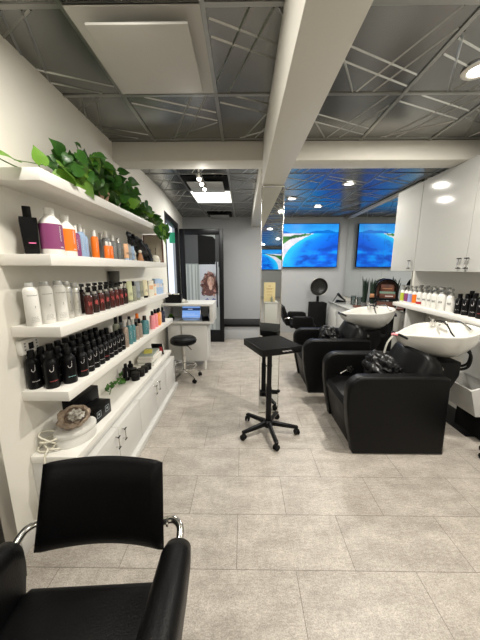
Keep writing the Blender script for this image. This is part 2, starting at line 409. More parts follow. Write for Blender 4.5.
def make_tv(name_label, loc, rz, w=1.64, h=.95):
    t = thing('television', name_label, 'television', loc, rz, 'wall televisions')
    bm = NB(); box(bm, -w / 2, w / 2, -.035, .01, -h / 2, h / 2, .005); box(bm, -.35, .35, .01, .05, -.25, .2); obj('casing', bm, M['black'], t)
    bm = bmesh.new(); nx, nz_ = 110, 62; W2 = w / 2 - .012; H2 = h / 2 - .012
    vs = [[bm.verts.new((-W2 + 2 * W2 * i / nx, -.0358, -H2 + 2 * H2 * j / nz_)) for i in range(nx + 1)] for j in range(nz_ + 1)]
    cl = bm.loops.layers.color.new('picture')
    for j in range(nz_):
        for i in range(nx):
            f = bm.faces.new((vs[j][i], vs[j][i + 1], vs[j + 1][i + 1], vs[j + 1][i]))
            for lp, (a, b) in zip(f.loops, ((i, j), (i + 1, j), (i + 1, j + 1), (i, j + 1))): lp[cl] = (*[max(0, q) ** .4545 for q in beach(a / nx, b / nz_)], 1)
    m = bpy.data.materials.get('television picture')
    if not m:
        m = bpy.data.materials.new('television picture'); m.use_nodes = True; n = m.node_tree.nodes; l = m.node_tree.links
        a = n.new('ShaderNodeVertexColor'); a.layer_name = 'picture'; b = n['Principled BSDF']
        l.new(a.outputs['Color'], b.inputs['Emission Color']); b.inputs['Emission Strength'].default_value = 1.5; b.inputs['Specular IOR Level'].default_value = .1
        b.inputs['Base Color'].default_value = (.01, .01, .01, 1); b.inputs['Roughness'].default_value = .3
    obj('screen', bm, m, t, flat=True)
    return t
make_tv('large television showing a blue sea and beach on the far wall', (1.30, 6.195, 2.02), 0)
make_tv('large television on the wall behind the camera, seen in the mirror panel', (1.44, -9.24, 1.98), PI, 1.75, 1.04)

# ------------------------------------------------------------------ mirrors
t = thing('mirror_panel', 'tall narrow chrome-edged mirror panel standing under the ceiling beam', 'mirror', (.271, 2.60, 0))
obj('mirror_glass', box(NB(), -.094, .094, -.008, .0, .01, 2.255), M['mirror'], t, flat=True)
bm = NB()
for s in (-1, 1): box(bm, s * .099 - .0045, s * .099 + .0045, -.013, .01, .01, 2.26, .002)
box(bm, -.104, .104, -.013, .01, .0, .02, .002); box(bm, -.104, .104, -.013, .01, 2.245, 2.26, .002)
obj('edge_frame', bm, M['chrome'], t); obj('backing', box(NB(), -.09, .09, .001, .009, .02, 2.245), M['wall_grey'], t)
t = thing('wall_mirror', 'large frameless wall mirror over the white styling counter, reflecting the television', 'mirror', (WR - .012, 4.98, .9))
for k in range(3): obj('mirror_pane', box(NB(), -.006, .0, -1.22 + k * .815, -1.22 + k * .815 + .812, 0, 1.683), M['mirror'], t, flat=True)
obj('backing', box(NB(), .001, .010, -1.22, 1.25, 0, 1.683), M['wall_grey'], t)
# ------------------------------------------------------------------ left wall shelves
S1, S2, S3, S4, CT = 1.974, 1.589, 1.228, .874, .49
for nm, z, y1 in (('topmost floating white wall shelf holding the trailing plants', S1, 3.26), ('second floating white wall shelf from the top, with the purple and orange jugs', S2, 3.28),
                  ('third floating white wall shelf, with the white spray cans', S3, 3.30), ('lowest floating white wall shelf, with the many black bottles', S4, 3.46)):
    o = obj('wall_shelf', box(NB(), WL + .001, -.93, 1.31, y1, z - .055, z, .002), M['shelf']); tag(o, nm, 'shelf', 'floating white wall shelves')

t = thing('low_cabinet', 'long low white cabinet under the wall shelves, with chrome handles', 'cabinet', (WL, 1.30, 0))
bm = NB(); box(bm, .001, .245, 0, 1.98, .06, .45, .002); obj('body', bm, M['cab_white'], t)
obj('top', box(NB(), .001, .262, -.004, 1.985, .45, CT, .003), M['shelf'], t)
obj('plinth', box(NB(), .001, .335,   .002, 1.978, 0, .06, .006), M['cab_white'], t)
ys = [.004, .40, .80, 1.22, 1.60, 1.976]
for k in range(5):
    dr = obj('door', box(NB(), .2455, .300, ys[k] + .003, ys[k + 1] - .003, .066, .415, .004), M['cab_white'], t)
    hy = ys[k + 1] - .05 if k % 2 == 0 else ys[k] + .05
    bm = NB(); tube(bm, [(.30, hy, .29), (.325, hy, .295), (.325, hy, .365), (.30, hy, .37)], .005, 8)
    obj('handle', bm, M['chrome'], dr)
    for zz in (.288, .372): obj('handle_end', box(NB(), .323, .331, hy - .015, hy + .015, zz - .004, zz + .004, .002), M['black'], dr)

# ------------------------------------------------------------------ bottles
def scribble(bm, r, z0, z1, a=0, amp=.006, vert=True, w=.0009, n=26, seed=1):
    rr = random.Random(seed); P = []
    for i in range(n):
        s = i / (n - 1)
        if vert: z = z0 + (z1 - z0) * s; th = a + (amp / r) * math.sin(i * 2.1 + rr.random())
        else: z = (z0 + z1) / 2 + (z1 - z0) / 2 * math.sin(i * 2.3 + rr.random()); th = a + (s - .5) * 2 * amp / r
        P.append((r * math.sin(th), -r * math.cos(th), z))
    tube(bm, P, w, 4)
def band(bm, r, z0, z1, a0=-75, a1=75, n=18):
    t = bmesh.new(); v = [[t.verts.new((q * math.sin(math.radians(a0 + (a1 - a0) * i / n)), -q * math.cos(math.radians(a0 + (a1 - a0) * i / n)), z)) for i in range(n + 1)] for q, z in ((r, z0), (r, z1), (r - .0012, z1), (r - .0012, z0))]
    for k in range(4):
        for i in range(n): t.faces.new((v[k][i], v[k][i + 1], v[(k + 1) % 4][i + 1], v[(k + 1) % 4][i]))
    bmesh.ops.recalc_face_normals(t, faces=t.faces[:]); merge(bm, t)
def bottle(kind, name, label, cat, group, loc, h, r, body, cap, lab=None, ink=None, rz=None, seed=0):
    if rz is None: rz = math.radians(52) if loc[0] < 0 else math.radians(-58)
    t = thing(name, label, cat, loc, rz, group)
    if kind == 'jug':
        obj('body', lathe(NB(), [(0, 0), (r * .92, 0), (r, .008), (r, h * .62), (r * .97, h * .68), (r * .82, h * .76), (r * .5, h * .83), (r * .40, h * .86), (0, h * .86)], 28), M[body], t)
        obj('cap', lathe(NB(), [(0, h * .855), (r * .46, h * .855), (r * .46, h * .985), (r * .42, h), (0, h)], 22), M[cap], t)
        bm = NB(); band(bm, r * 1.015, h * .13, h * .66, -100, 64); obj('label', bm, M[lab], t)
        bm = NB(); band(bm, r * 1.012, h * .13, h * .66, -112, -104); obj('label_edge', bm, M[lab], t)
        bm = NB(); scribble(bm, r * 1.02, h * .30, h * .62, math.radians(30), .005, True, .0011, 34, seed); scribble(bm, r * 1.02, h * .16, h * .19, math.radians(32), .010, False, .0009, 14, seed + 1)
        obj('lettering', bm, M['ink_white'], t)
    elif kind == 'spray':
        obj('body', lathe(NB(), [(0, 0), (r * .95, 0), (r, .004), (r, h * .80), (r * .93, h * .84), (r * .72, h * .885), (r * .6, h * .90), (0, h * .90)], 24), M[body], t)
        obj('cap', lathe(NB(), [(0, h * .9), (r * .62, h * .9), (r * .58, h * .99), (r * .54, h), (0, h)], 20), M[cap], t)
        bm = NB(); scribble(bm, r * 1.01, h * .70, h * .725, 0, r * .7, False, .0007, 30, seed)
        for k in range(4): scribble(bm, r * 1.01, h * (.10 + .035 * k), h * (.115 + .035 * k), 0, r * (.6 - .06 * k), False, .0005, 20, seed + k)
        tube(bm, [(r * 1.01 * math.sin(a), -r * 1.01 * math.cos(a), z) for a, z in ((.1, h * .42), (.2, h * .44), (.15, h * .46), (.25, h * .47))], .0011, 4)
        obj('lettering', bm, M['ink_grey'], t)
    elif kind == 'pump':
        obj('body', lathe(NB(), [(0, 0), (r * .93, 0), (r, .005), (r, h * .60), (r * .9, h * .66), (r * .5, h * .71), (0, h * .71)], 18), M[body], t)
        obj('collar', lathe(NB(), [(0, h * .70), (r * .55, h * .70), (r * .55, h * .79), (0, h * .79)], 16), M[lab or 'silver'], t)
        bm = NB(); cyl(bm, r * .22, h * .785, h * .9, seg=10); box(bm, -r * .34, r * .34, -r * 1.2, r * .4, h * .89, h * .985, .002)
        obj('pump', bm, M[cap], t)
        if ink:
            bm = NB(); scribble(bm, r * 1.01, h * .30, h * .5, 0, r * .4, False, .0007, 14, seed); obj('lettering', bm, M[ink], t)
    elif kind == 'black':
        obj('body', lathe(NB(), [(0, 0), (r * .93, 0), (r, .006), (r, h * .66), (r * .93, h * .73), (r * .62, h * .80), (r * .5, h * .82), (0, h * .82)], 22), M[body], t)
        obj('cap', lathe(NB(), [(0, h * .815), (r * .56, h * .815), (r * .56, h * .985), (r * .5, h), (0, h)], 16), M[cap], t)
        bm = NB(); R = r * 1.012
        tube(bm, [(R * math.sin(a), -R * math.cos(a), h * z) for a, z in ((.1, .60), (.08, .53), (.0, .49), (-.22, .47), (-.38, .50), (-.40, .54))], .0011, 5, smooth=4)
        tube(bm, [(R * math.sin(a), -R * math.cos(a), h * z) for a, z in ((.10, .63), (.13, .64))], .0016, 5)
        obj('emblem', bm, M['ink_white'], t)
        bm = NB(); scribble(bm, R, h * .20, h * .22, 0, r * .55, False, .0009, 18, seed); obj('lettering', bm, M[ink or 'ink_white'], t)
    elif kind == 'tall':   # cylinder body with straight cap
        obj('body', lathe(NB(), [(0, 0), (r * .95, 0), (r, .004), (r, h * .68), (r * .86, h * .74), (r * .55, h * .77), (0, h * .77)], 20), M[body], t)
        obj('cap', lathe(NB(), [(0, h * .765), (r * .52, h * .765), (r * .46, h * .985), (r * .4, h), (0, h)], 14), M[cap], t)
        if lab: bm = NB(); band(bm, r * 1.015, h * .12, h * .60, -90, 90); obj('label', bm, M[lab], t)
        bm = NB(); scribble(bm, r * 1.02, h * .22, h * .55, 0, r * .18, True, .0007, 16, seed); obj('lettering', bm, M[ink or 'ink_white'], t)
    elif kind == 'tube':   # crimped tube standing on its cap
        bm = NB(); tt = bmesh.new(); n = 18; rings = []
        for z, a, b in ((.12, 1, 1), (.16, 1, 1), (.6, 1, .75), (.97, 1, .12), (1, 1, .10)):
            rings.append([tt.verts.new((r * a * math.cos(2 * PI * i / n), r * b * math.sin(2 * PI * i / n), h * z)) for i in range(n)])
        for A, B in zip(rings, rings[1:]):
            for i in range(n): tt.faces.new((A[i], A[(i + 1) % n], B[(i + 1) % n], B[i]))
        tt.faces.new(rings[0][::-1]); tt.faces.new(rings[-1]); merge(bm, tt); obj('body', bm, M[body], t)
        obj('cap', cyl(NB(), r * .9, 0, h * .12, seg=18, bev=.002), M[cap], t)
        bm = NB(); scribble(bm, r * .99, h * .3, h * .5, 0, r * .5, False, .0007, 12, seed); obj('lettering', bm, M[ink or 'ink_grey'], t)
    elif kind == 'boxy':   # rectangular carton
        obj('carton', box(NB(), -r, r, -r * .8, r * .8, 0, h, .0015), M[body], t)
        bm = NB(); box(bm, -r * .7, r * .7, -r * .8 - .001, -r * .8, h * .45, h * .7); obj('label', bm, M[lab or 'ink_white'], t)
    return t

# second shelf
t = thing('hair_product_bottle', 'tall black bottle with a flat tab cap at the left end of the second shelf', 'bottle', (-1.09, 1.405, S2), math.radians(40))
obj('body', lathe(NB(), [(0, 0), (.040, 0), (.043, .006), (.052, .165), (.050, .182), (0, .186)], 4, mtx=Matrix.Rotation(PI / 4, 4, 'Z') ), M['black'], t)
obj('cap', box(NB(), -.018, .018, -.008, .008, .183, .238, .003), M['black'], t)
bm = NB(); box(bm, -.010, .020, -.0345, -.0330, .055, .060); obj('lettering', bm, M['ink_pink'], t)
bottle('jug', 'shampoo_jug', 'large white jug with a purple label on the second shelf', 'bottle', 'litre jugs', (-1.02, 1.465, S2), .240, .053, 'white_pl', 'white_pl', 'purple', seed=3)
bottle('jug', 'shampoo_jug', 'large white jug with an orange label on the second shelf', 'bottle', 'litre jugs', (-1.02, 1.585, S2), .228, .048, 'white_pl', 'white_pl', 'orange', seed=5)
G = 'small bottles on the second shelf'
for a in [('tall', 'small purple bottle with white cap beside the orange jug', (-1.02, 1.672, S2), .185, .026, 'purple', 'white_pl'),
          ('tall', 'pale blue bottle with white cap, the taller and nearer of two', (-1.03, 1.74, S2), .205, .028, 'blue', 'white_pl'),
          ('tall', 'pale blue bottle with white cap, the farther of two', (-1.05, 1.81, S2), .188, .025, 'blue', 'white_pl'),
          ('tall', 'tall orange bottle with white cap beside the blue bottles', (-1.02, 1.885, S2), .19, .024, 'orange', 'white_pl'),
          ('tall', 'short orange bottle, nearer of two, in front of the tall orange bottle', (-.965, 1.935, S2), .118, .019, 'orange', 'white_pl'),
          ('tall', 'short orange bottle, farther of two, on the second shelf', (-.965, 1.985, S2), .120, .019, 'orange', 'white_pl'),
          ('tall', 'dark grey bottle with white cap, nearest of the grey ones on the second shelf', (-1.04, 2.08, S2), .206, .030, 'grey_pl', 'white_pl'),
          ('tall', 'grey bottle standing behind the other grey bottles', (-1.11, 2.14, S2), .20, .026, 'midgrey', 'silver'),
          ('tall', 'dark grey bottle with white cap, middle of the grey ones', (-1.04, 2.185, S2), .188, .028, 'grey_pl', 'white_pl'),
          ('tall', 'dark grey bottle with pale cap, farthest of the grey ones', (-1.04, 2.28, S2), .18, .025, 'grey_pl', 'silver'),
          ('tube', 'small orange-topped tube before the black silk bow', (-.985, 2.30, S2), .135, .020, 'peach', 'lightblue'),
          ('tube', 'small grey tube, nearer of two before the black silk bow', (-.985, 2.36, S2), .125, .020, 'midgrey', 'blue'),
          ('tube', 'small blue-grey tube, farther of two before the black silk bow', (-.985, 2.425, S2), .125, .020, 'blue', 'midgrey')]:
    bottle(a[0], 'hair_product_bottle', a[1], 'bottle', G, *a[2:], seed=hash(a[1]) % 97 if False else len(a[1]))
# black silk bow / scarf draped
t = thing('silk_bow', 'crumpled black silk bow draped on the second shelf', 'hair bow', (-1.03, 2.66, S2))
def blob(rx, ry, rz_, seed, amp=.35, sub=4, freq=4, fold=0):
    b = bmesh.new(); bmesh.ops.create_icosphere(b, subdivisions=sub, radius=1)
    for v in b.verts:
        p = v.co.copy(); k = 1 + amp * noise.fractal(p * freq * .5 + Vector((seed, seed * 2, 0)), 1, 2, 3)
        if fold: k += fold * abs(math.sin(p.x * 7 + p.y * 4 + 3 * noise.noise(p * 2 + Vector((seed, 0, 0)))))
        v.co = Vector((p.x * rx * k, p.y * ry * k, p.z * rz_ * k))
    return b
b = blob(.055, .25, .040, 2, .30, 5, 4, .14)
b.transform(Matrix.Translation((.03, .02, .125)) @ Matrix.Rotation(math.radians(-23), 4, 'X')); obj('loop', b, M['fabric'], t)
b = blob(.045, .13, .06, 9, .3, 4, 5, .15); b.transform(Matrix.Translation((.03, .16, .075)) @ Matrix.Rotation(math.radians(-40), 4, 'X')); obj('tail', b, M['fabric'], t)
b = blob(.04, .08, .04, 5, .2); b.transform(Matrix.Translation((.02, -.14, .175))); obj('knot', b, M['fabric'], t)
b = blob(.03, .05, .05, 7, .2); b.transform(Matrix.Translation((.02, .0, .045))); obj('fold', b, M['fabric'], t)
t = thing('figurine', 'small cream figurine in front of the black silk bow', 'figurine', (-.955, 2.53, S2))
obj('body', lathe(NB(), [(0, 0), (.026, 0), (.028, .01), (.018, .05), (.010, .075), (0, .078)], 14), M['tan'], t); bm = NB(); ball(bm, (0, 0, .085), .016); obj('head', bm, M['cream2'], t)
t = thing('figurine', 'round cream ornament with a thin feather at the far end of the second shelf', 'figurine', (-.985, 3.05, S2))
bm = NB(); ball(bm, (0, 0, .040), .045, sub=3, sc=(1, 1.1, .88)); obj('body', bm, M['cream2'], t); bm = NB(); tube(bm, [(0, 0, .07), (.004, .02, .12), (0, .03, .16)], .003, 6); obj('feather', bm, M['black'], t)
t = thing('figurine', 'small white ornament beside the wooden picture frame', 'figurine', (-1.0, 3.17, S2))
obj('body', lathe(NB(), [(0, 0), (.03, 0), (.034, .02), (.02, .05), (.024, .06), (0, .065)], 14), M['white_pl'], t)
t = thing('picture_frame', 'brown framed cream picture standing at the far end of the second shelf', 'picture frame', (-1.06, 3.235, S2))
bm = NB()
for x0, x1, z0, z1 in ((-.115, -.102, 0, .315), (.102, .115, 0, .315), (-.102, .102, 0, .012), (-.102, .102, .303, .315)): box(bm, x0, x1, -.008, .012, z0, z1, .002)
obj('frame', bm, M['wood'], t); obj('print', box(NB(), -.102, .102, .0, .006, .012, .303), mat('cream print', (.52, .46, .38), .5, vary=(12, (.42, .36, .28))), t)

# third shelf
for k, (x, y, h, r, m, lb) in enumerate([(-1.085, 1.345, .222, .033, 'white_pl', 'white aerosol can at the left end of the third shelf, leftmost of three white ones'), (-1.06, 1.415, .224, .034, 'white_pl', 'white aerosol can, middle of the three white ones on the third shelf'),
        (-1.035, 1.484, .226, .036, 'white_pl', 'white aerosol can, right one of the three white ones on the third shelf'), (-1.045, 1.565, .218, .028, 'silver', 'slim silver aerosol can, nearer of two'), (-1.04, 1.63, .206, .028, 'silver', 'slim silver aerosol can, farther of two, next to the dark red pumps')]):
    bottle('spray', 'spray_can', lb, 'spray can', 'aerosol cans', (x, y, S3), h, r, m, 'clear_cap', seed=k + 2)
n = 0
for k in range(7):
    y = 1.70 + k * .076
    bottle('pump', 'pump_bottle', 'dark red pump bottle with silver collar, %s from the left in the front row' % ORD[k], 'bottle', 'dark red pump bottles', (-1.0, y, S3), .178 + k * .002, .0255, 'amber' if k not in (1, 3) else 'amber_dark', 'black', 'silver', 'ink_red', seed=k)
for k in range(6):
    bottle('pump', 'pump_bottle', 'dark pump bottle, %s from the left in the back row behind the dark red ones' % ORD[k], 'bottle', 'dark red pump bottles', (-1.075, 1.76 + k * .08, S3), .195, .026, 'amber_dark', 'black', 'black', seed=k)
bottle('pump', 'pump_bottle', 'dark pump bottle in the front row, last before the pale green tubes', 'bottle', 'dark red pump bottles', (-1.0, 2.24, S3), .19, .024, 'amber_dark', 'black', 'silver', 'ink_red', seed=9)
G = 'tubes and bottles at the far end of the third shelf'
for a in [('tube', 'pale yellow green tube next to the dark pumps', (-1.0, 2.33, S3), .182, .029, 'pale_green', 'olive'),
          ('tall', 'pale green bottle with dark cap between the two tubes', (-1.0, 2.42, S3), .180, .026, 'olive', 'black'),
          ('tube', 'olive grey tube on the third shelf, nearer', (-1.0, 2.51, S3), .175, .027, 'midgrey', 'olive'),
          ('tube', 'olive tube on the third shelf, farther', (-1.0, 2.60, S3), .172, .026, 'olive', 'white_pl'),
          ('tube', 'cream yellow tube with a black cap', (-1.0, 2.71, S3), .178, .030, 'cream', 'black'),
          ('boxy', 'cream carton with a dark top next to the cream tube', (-1.0, 2.86, S3), .165, .032, 'cream2', 'black', 'peach'),
          ('tall', 'peach bottle with a black cap near the end of the third shelf', (-1.0, 2.965, S3), .165, .032, 'peach', 'black', 'cream2'),
          ('boxy', 'light blue carton, nearer of two at the end of the third shelf', (-1.0, 3.075, S3), .178, .034, 'lightblue', 'black'),
          ('boxy', 'light blue carton, farther of two at the end of the third shelf', (-1.0, 3.18, S3), .165, .034, 'lightblue', 'black'),
          ('tall', 'little white bottle with a black cap at the far end of the third shelf', (-.985, 3.265, S3), .12, .02, 'white_pl', 'black')]:
    bottle(a[0], 'hair_product_bottle', a[1], 'bottle', G, *a[2:], seed=len(a[1]))
t = thing('tumbler', 'dark grey tapered tumbler standing behind the pump bottles', 'cup', (-1.135, 2.36, S3))
obj('cup', lathe(NB(), [(0, 0), (.030, 0), (.047, .27), (.043, .27), (.028, .008), (0, .008)], 20), mat('smoky plastic', (.06, .06, .05), .3), t)

# lowest shelf: black bottles
inks = ['ink_red', 'ink_teal', 'ink_red', 'ink_white', 'ink_white', 'ink_white', 'ink_red', 'ink_white', 'ink_white', 'ink_white', 'ink_white']
front = [(-1.055, 1.372, .208, .036), (-1.0, 1.440, .205, .037), (-.985, 1.535, .185, .034)] + [(-.985, 1.612 + .066 * k, .172, .030) for k in range(8)]
for k, (x, y, h, r) in enumerate(front):
    bottle('black', 'hair_product_bottle', 'black bottle with pale emblem, %s from left in the front row, lowest shelf' % ORD[k], 'bottle', 'black bottles on the lowest shelf', (x, y, S4), h, r, 'black', 'black', None, inks[k], seed=k)
k = 0
for row, (x, y0, n, st) in enumerate(((-1.075, 1.46, 9, .071), (-1.145, 1.36, 10, .071))):
    for i in range(n):
        bottle('black', 'hair_product_bottle', 'black bottle on the lowest shelf, %s from left, %s row' % (ORD[i], ('middle', 'back')[row]), 'bottle', 'black bottles on the lowest shelf', (x, y0 + i * st, S4), .205 - .002 * i + .01 * row, .032, 'black', 'black', None, 'ink_white', seed=i)
G = 'mixed bottles on the lowest shelf'
for a in [('tall', 'dark green bottle with a black cap behind the last black bottles', (-1.06, 2.16, S4), .255, .028, 'olive', 'black'),
          ('tall', 'tall beige metallic bottle on the lowest shelf, nearest', (-.985, 2.145, S4), .222, .029, 'beige', 'clear_cap'),
          ('tall', 'grey bottle with dark cap behind the beige and teal ones', (-1.07, 2.27, S4), .24, .028, 'grey_pl', 'black'),
          ('tall', 'slim teal bottle with grey cap, nearer of two on the lowest shelf', (-.985, 2.235, S4), .215, .026, 'teal', 'clear_cap'),
          ('tall', 'slim teal bottle with grey cap, farther of two on the lowest shelf', (-.985, 2.305, S4), .205, .025, 'teal', 'clear_cap'),
          ('tall', 'short beige bottle beside the slim teal bottles', (-.985, 2.385, S4), .165, .026, 'beige', 'black'),
          ('tall', 'brown bottle with black cap, behind the short beige bottle', (-1.06, 2.42, S4), .21, .028, 'beige', 'black'),
          ('tall', 'second short beige bottle on the lowest shelf, with a black cap', (-.985, 2.46, S4), .18, .026, 'beige', 'black'),
          ('tall', 'wide teal bottle with a dark cap on the lowest shelf', (-.985, 2.60, S4), .185, .038, 'teal', 'amber_dark'),
          ('tall', 'dark bottle with orange cap behind the wide teal bottle', (-1.07, 2.63, S4), .20, .032, 'grey_pl', 'orange'),
          ('tall', 'pink bottle with a black cap, nearer of two', (-.985, 2.83, S4), .195, .029, 'pink', 'black'),
          ('tall', 'pink bottle with a black cap, farther of two', (-.985, 2.925, S4), .20, .030, 'pink', 'black'),
          ('tall', 'bright orange bottle on the lowest shelf, nearer of two', (-.985, 3.02, S4), .19, .030, 'orange_light', 'black'),
          ('tall', 'peach orange bottle on the lowest shelf, farther of two', (-1.0, 3.11, S4), .188, .030, 'peach', 'black'),
          ('tall', 'navy bottle at the far end of the lowest shelf', (-.985, 3.20, S4), .185, .028, 'navy', 'black')]:
    M.setdefault('orange_light', mat('light orange plastic', (.90, .33, .08), .35))
    bottle(a[0], 'hair_product_bottle', a[1], 'bottle', G, *a[2:], seed=len(a[1]))

# thermostat
t = thing('thermostat', 'small white thermostat box with a dark display on the wall under the third shelf', 'thermostat', (WL, 1.375, 1.07))
obj('body', box(NB(), .001, .034, -.055, .065, 0, .078, .005), M['white_pl'], t)
obj('display', box(NB(), .0335, .0355, -.012, .022, .022, .058), M['display'], t)
bm = NB()
for yy in (-.035, .045):
    for zz in (.025, .045, .060): box(bm, .0335, .036, yy - .005, yy + .005, zz - .004, zz + .004, .001)
obj('button', bm, M['ink_grey'], t)

# low cabinet top: cord, geode, boxes, vine, jars, books
t = thing('power_cord', 'loosely coiled white cord hanging off the near end of the low cabinet', 'cord', (-1.115, 1.37, CT))
bm = NB(); rr = random.Random(5)
P = []
for i in range(40):
    a = i * .72; q = .045 + .016 * math.sin(i * .9); P.append((q * math.cos(a) * 1.1, .9 * q * math.sin(a), .012 + .085 * (.5 + .5 * math.sin(i * .45 + .5)) * (i / 40) ** .3))
P += [(.02, -.055, .03), (.015, -.078, .0), (.02, -.085, -.10), (.01, -.08, -.25), (.015, -.09, -.40)]
tube(bm, P, .0048, 7, smooth=4); obj('cable', bm, M['cord'], t)
t = thing('oval_box', 'white oval lidded box under the crystal geode', 'box', (-1.02, 1.46, CT), math.radians(60))
def oval(bm, a, b, z0, z1, mi=0):
    lathe(bm, [(0, z0), (.97, z0), (1, z0 + .006), (1, z1 - .006), (.97, z1), (0, z1)], 32, mtx=Matrix.Diagonal((a, b, 1, 1)), mi=mi); return bm
obj('base', oval(NB(), .115, .083, 0, .058), M['white_pl'], t); obj('lid', oval(NB(), .12, .088, .059, .088), M['ceramic'], t)
t = thing('geode', 'rough brown and clear crystal geode resting on the white oval box', 'geode', (-1.025, 1.46, CT + .088), math.radians(20))
b = bmesh.new(); bmesh.ops.create_icosphere(b, subdivisions=4, radius=1)
for v in b.verts:
    p = v.co.copy(); k = 1 + .22 * noise.fractal(p * 2.2, 1, 2, 4)
    d = p.dot(Vector((.38, -.62, .68)).normalized())
    q = Vector((p.x * .083 * k, p.y * .083 * k, .060 + p.z * .062 * k))
    if d > .66: q -= Vector((.38, -.62, .68)) * (.055 * min(1, (d - .66) / .12))
    v.co = q
for v in b.verts: v.co.z = max(v.co.z, .0)
obj('rock', b, M['rock'], t)
b = bmesh.new(); bmesh.ops.create_icosphere(b, subdivisions=3, radius=1)
for v in b.verts:
    p = v.co.copy(); k = 1 + .4 * noise.cell(p * 4); v.co = Vector((.018 + p.x * .040 * k, -.028 + p.y * .040 * k, .082 + p.z * .028 * k))
obj('crystal', b, M['crystal'], t, flat=True)
for k, (x, y, w, l, h, lb) in enumerate([(-1.03, 1.70, .055, .09, .10, 'black product carton with square silver marks behind the geode'), (-1.135, 1.72, .04, .13, .175, 'taller dark carton against the wall under the lowest shelf')]):
    t = thing('carton', lb, 'box', (x, y, CT), math.radians(-6)); obj('carton_body', box(NB(), -w, w, -l, l, 0, h, .003), M['black'], t)
    bm = NB()
    for q in (-.045, .045):
        for a, b_, c, d_ in ((-.022, .022, .03, .033), (-.022, .022, .071, .074), (-.022, -.019, .033, .071), (.019, .022, .033, .071)): box(bm, w, w + .001, q + a, q + b_, c, d_)
        box(bm, w, w + .001, q - .008, q + .008, .045, .06)
        for a, b_, c, d_ in ((-.022, .022, .03, .033), (-.022, .022, .071, .074)): box(bm, -.02 , .02, -l - .001, -l, c, d_)
    obj('printed_square', bm, M['midgrey'], t)
for k, (x, y, h, r, lb) in enumerate([(-1.01, 2.345, .075, .038, 'black jar with a glossy lid, nearest on the low cabinet'), (-1.07, 2.435, .08, .036, 'black jar behind the nearest one on the low cabinet'), (-.995, 2.44, .07, .036, 'black jar second in the front row on the low cabinet'), (-.99, 2.53, .065, .034, 'black jar third in the front row on the low cabinet'), (-.985, 2.615, .06, .032, 'black jar fourth in the front row, next to the books')]):
    t = thing('product_jar', lb, 'jar', (x, y, CT), 0, 'black jars on the low cabinet')
    obj('jar', lathe(NB(), [(0, 0), (r * .95, 0), (r, .004), (r, h * .62), (0, h * .62)], 20), M['black'], t); obj('lid', lathe(NB(), [(0, h * .63), (r * 1.04, h * .63), (r * 1.04, h * .96), (r, h), (0, h)], 20), M['hood_glass'], t)
bottle('tall', 'hair_product_bottle', 'black bottle standing among the black jars on the low cabinet', 'bottle', 'black jars on the low cabinet', (-1.095, 2.34, CT), .16, .03, 'black', 'black')
bottle('tall', 'hair_product_bottle', 'shorter black bottle by the wall among the black jars', 'bottle', 'black jars on the low cabinet', (-1.12, 2.50, CT), .13, .026, 'black', 'black')
z = CT
for k, (w, l, h, m, ox, rz, lb) in enumerate([(.085, .16, .030, 'greygreen', 0, .05, 'grey green book, lowest in the stack on the low cabinet'), (.08, .155, .040, 'paper', .005, -.05, 'thick white book, second from the bottom of the stack'), (.078, .15, .034, 'greygreen', -.004, .08, 'grey book third from the bottom of the stack'), (.045, .075, .010, 'yellow', -.015, .3, 'yellow green booklet on top of the book stack')]):
    t = thing('book', lb, 'book', (-1.055 + ox, 2.87, z), rz, 'stacked books'); obj('cover', box(NB(), -w, w, -l, l, 0, h, .002), M[m], t)
    obj('pages', box(NB(), -w + .004, w + .0012, -l - .0012, l - .004, .004, h - .004), M['paper'], t); z += h + .0005
t = thing('book', 'book with red and black cover leaning against the far end of the stack', 'book', (-1.01, 3.08, CT), 0, 'stacked books')
mx = Matrix.Rotation(math.radians(20), 4, 'X')
obj('cover', box(NB(), -.08, .055, .0, .02, .006, .155, .002, mtx=mx), M['black'], t)
obj('pages', box(NB(), -.078, .0565, .003, .017, .008, .153, mtx=mx), M['paper'], t)
bm = NB(); box(bm, -.07, -.01, -.001, .0, .02, .07, mtx=mx); box(bm, .01, .045, -.001, .0, .05, .12, mtx=mx); obj('cover_print', bm, M['red'], t)

# ------------------------------------------------------------------ trailing plants
def leaf(bm, p, n, d, s, mi=0, cup=.18):
    """heart-shaped leaf; p stalk end, d tip direction, n face normal"""
    d = d.normalized(); x = d.cross(n).normalized(); n = x.cross(d).normalized()
    t = bmesh.new(); prof = [(-.14, .16), (-.02, .36), (.18, .46), (.40, .42), (.62, .29), (.82, .12)]
    c0 = t.verts.new(p); mid = [c0]; L = []; R = []
    for k, (u, w) in enumerate(prof):
        m_ = p + d * s * max(u, .02) - n * s * .25 * max(0, u) ** 2
        if k: mid.append(t.verts.new(m_))
        q = p + d * s * u - n * s * .25 * max(0, u) ** 2
        L.append(t.verts.new(q + x * w * s + n * cup * w * s)); R.append(t.verts.new(q - x * w * s + n * cup * w * s))
    tip = t.verts.new(p + d * s * 1.02 - n * s * .28)
    for k in range(len(prof) - 1):
        t.faces.new((mid[k], mid[k + 1], L[k + 1], L[k])); t.faces.new((mid[k + 1], mid[k], R[k], R[k + 1]))
    t.faces.new((mid[-1], tip, L[-1])); t.faces.new((tip, mid[-1], R[-1]))
    r = bmesh.ops.solidify(t, geom=t.faces[:], thickness=s * .012)
    merge(bm, t, mi)
CAM = Vector((0, 0, 1.52))
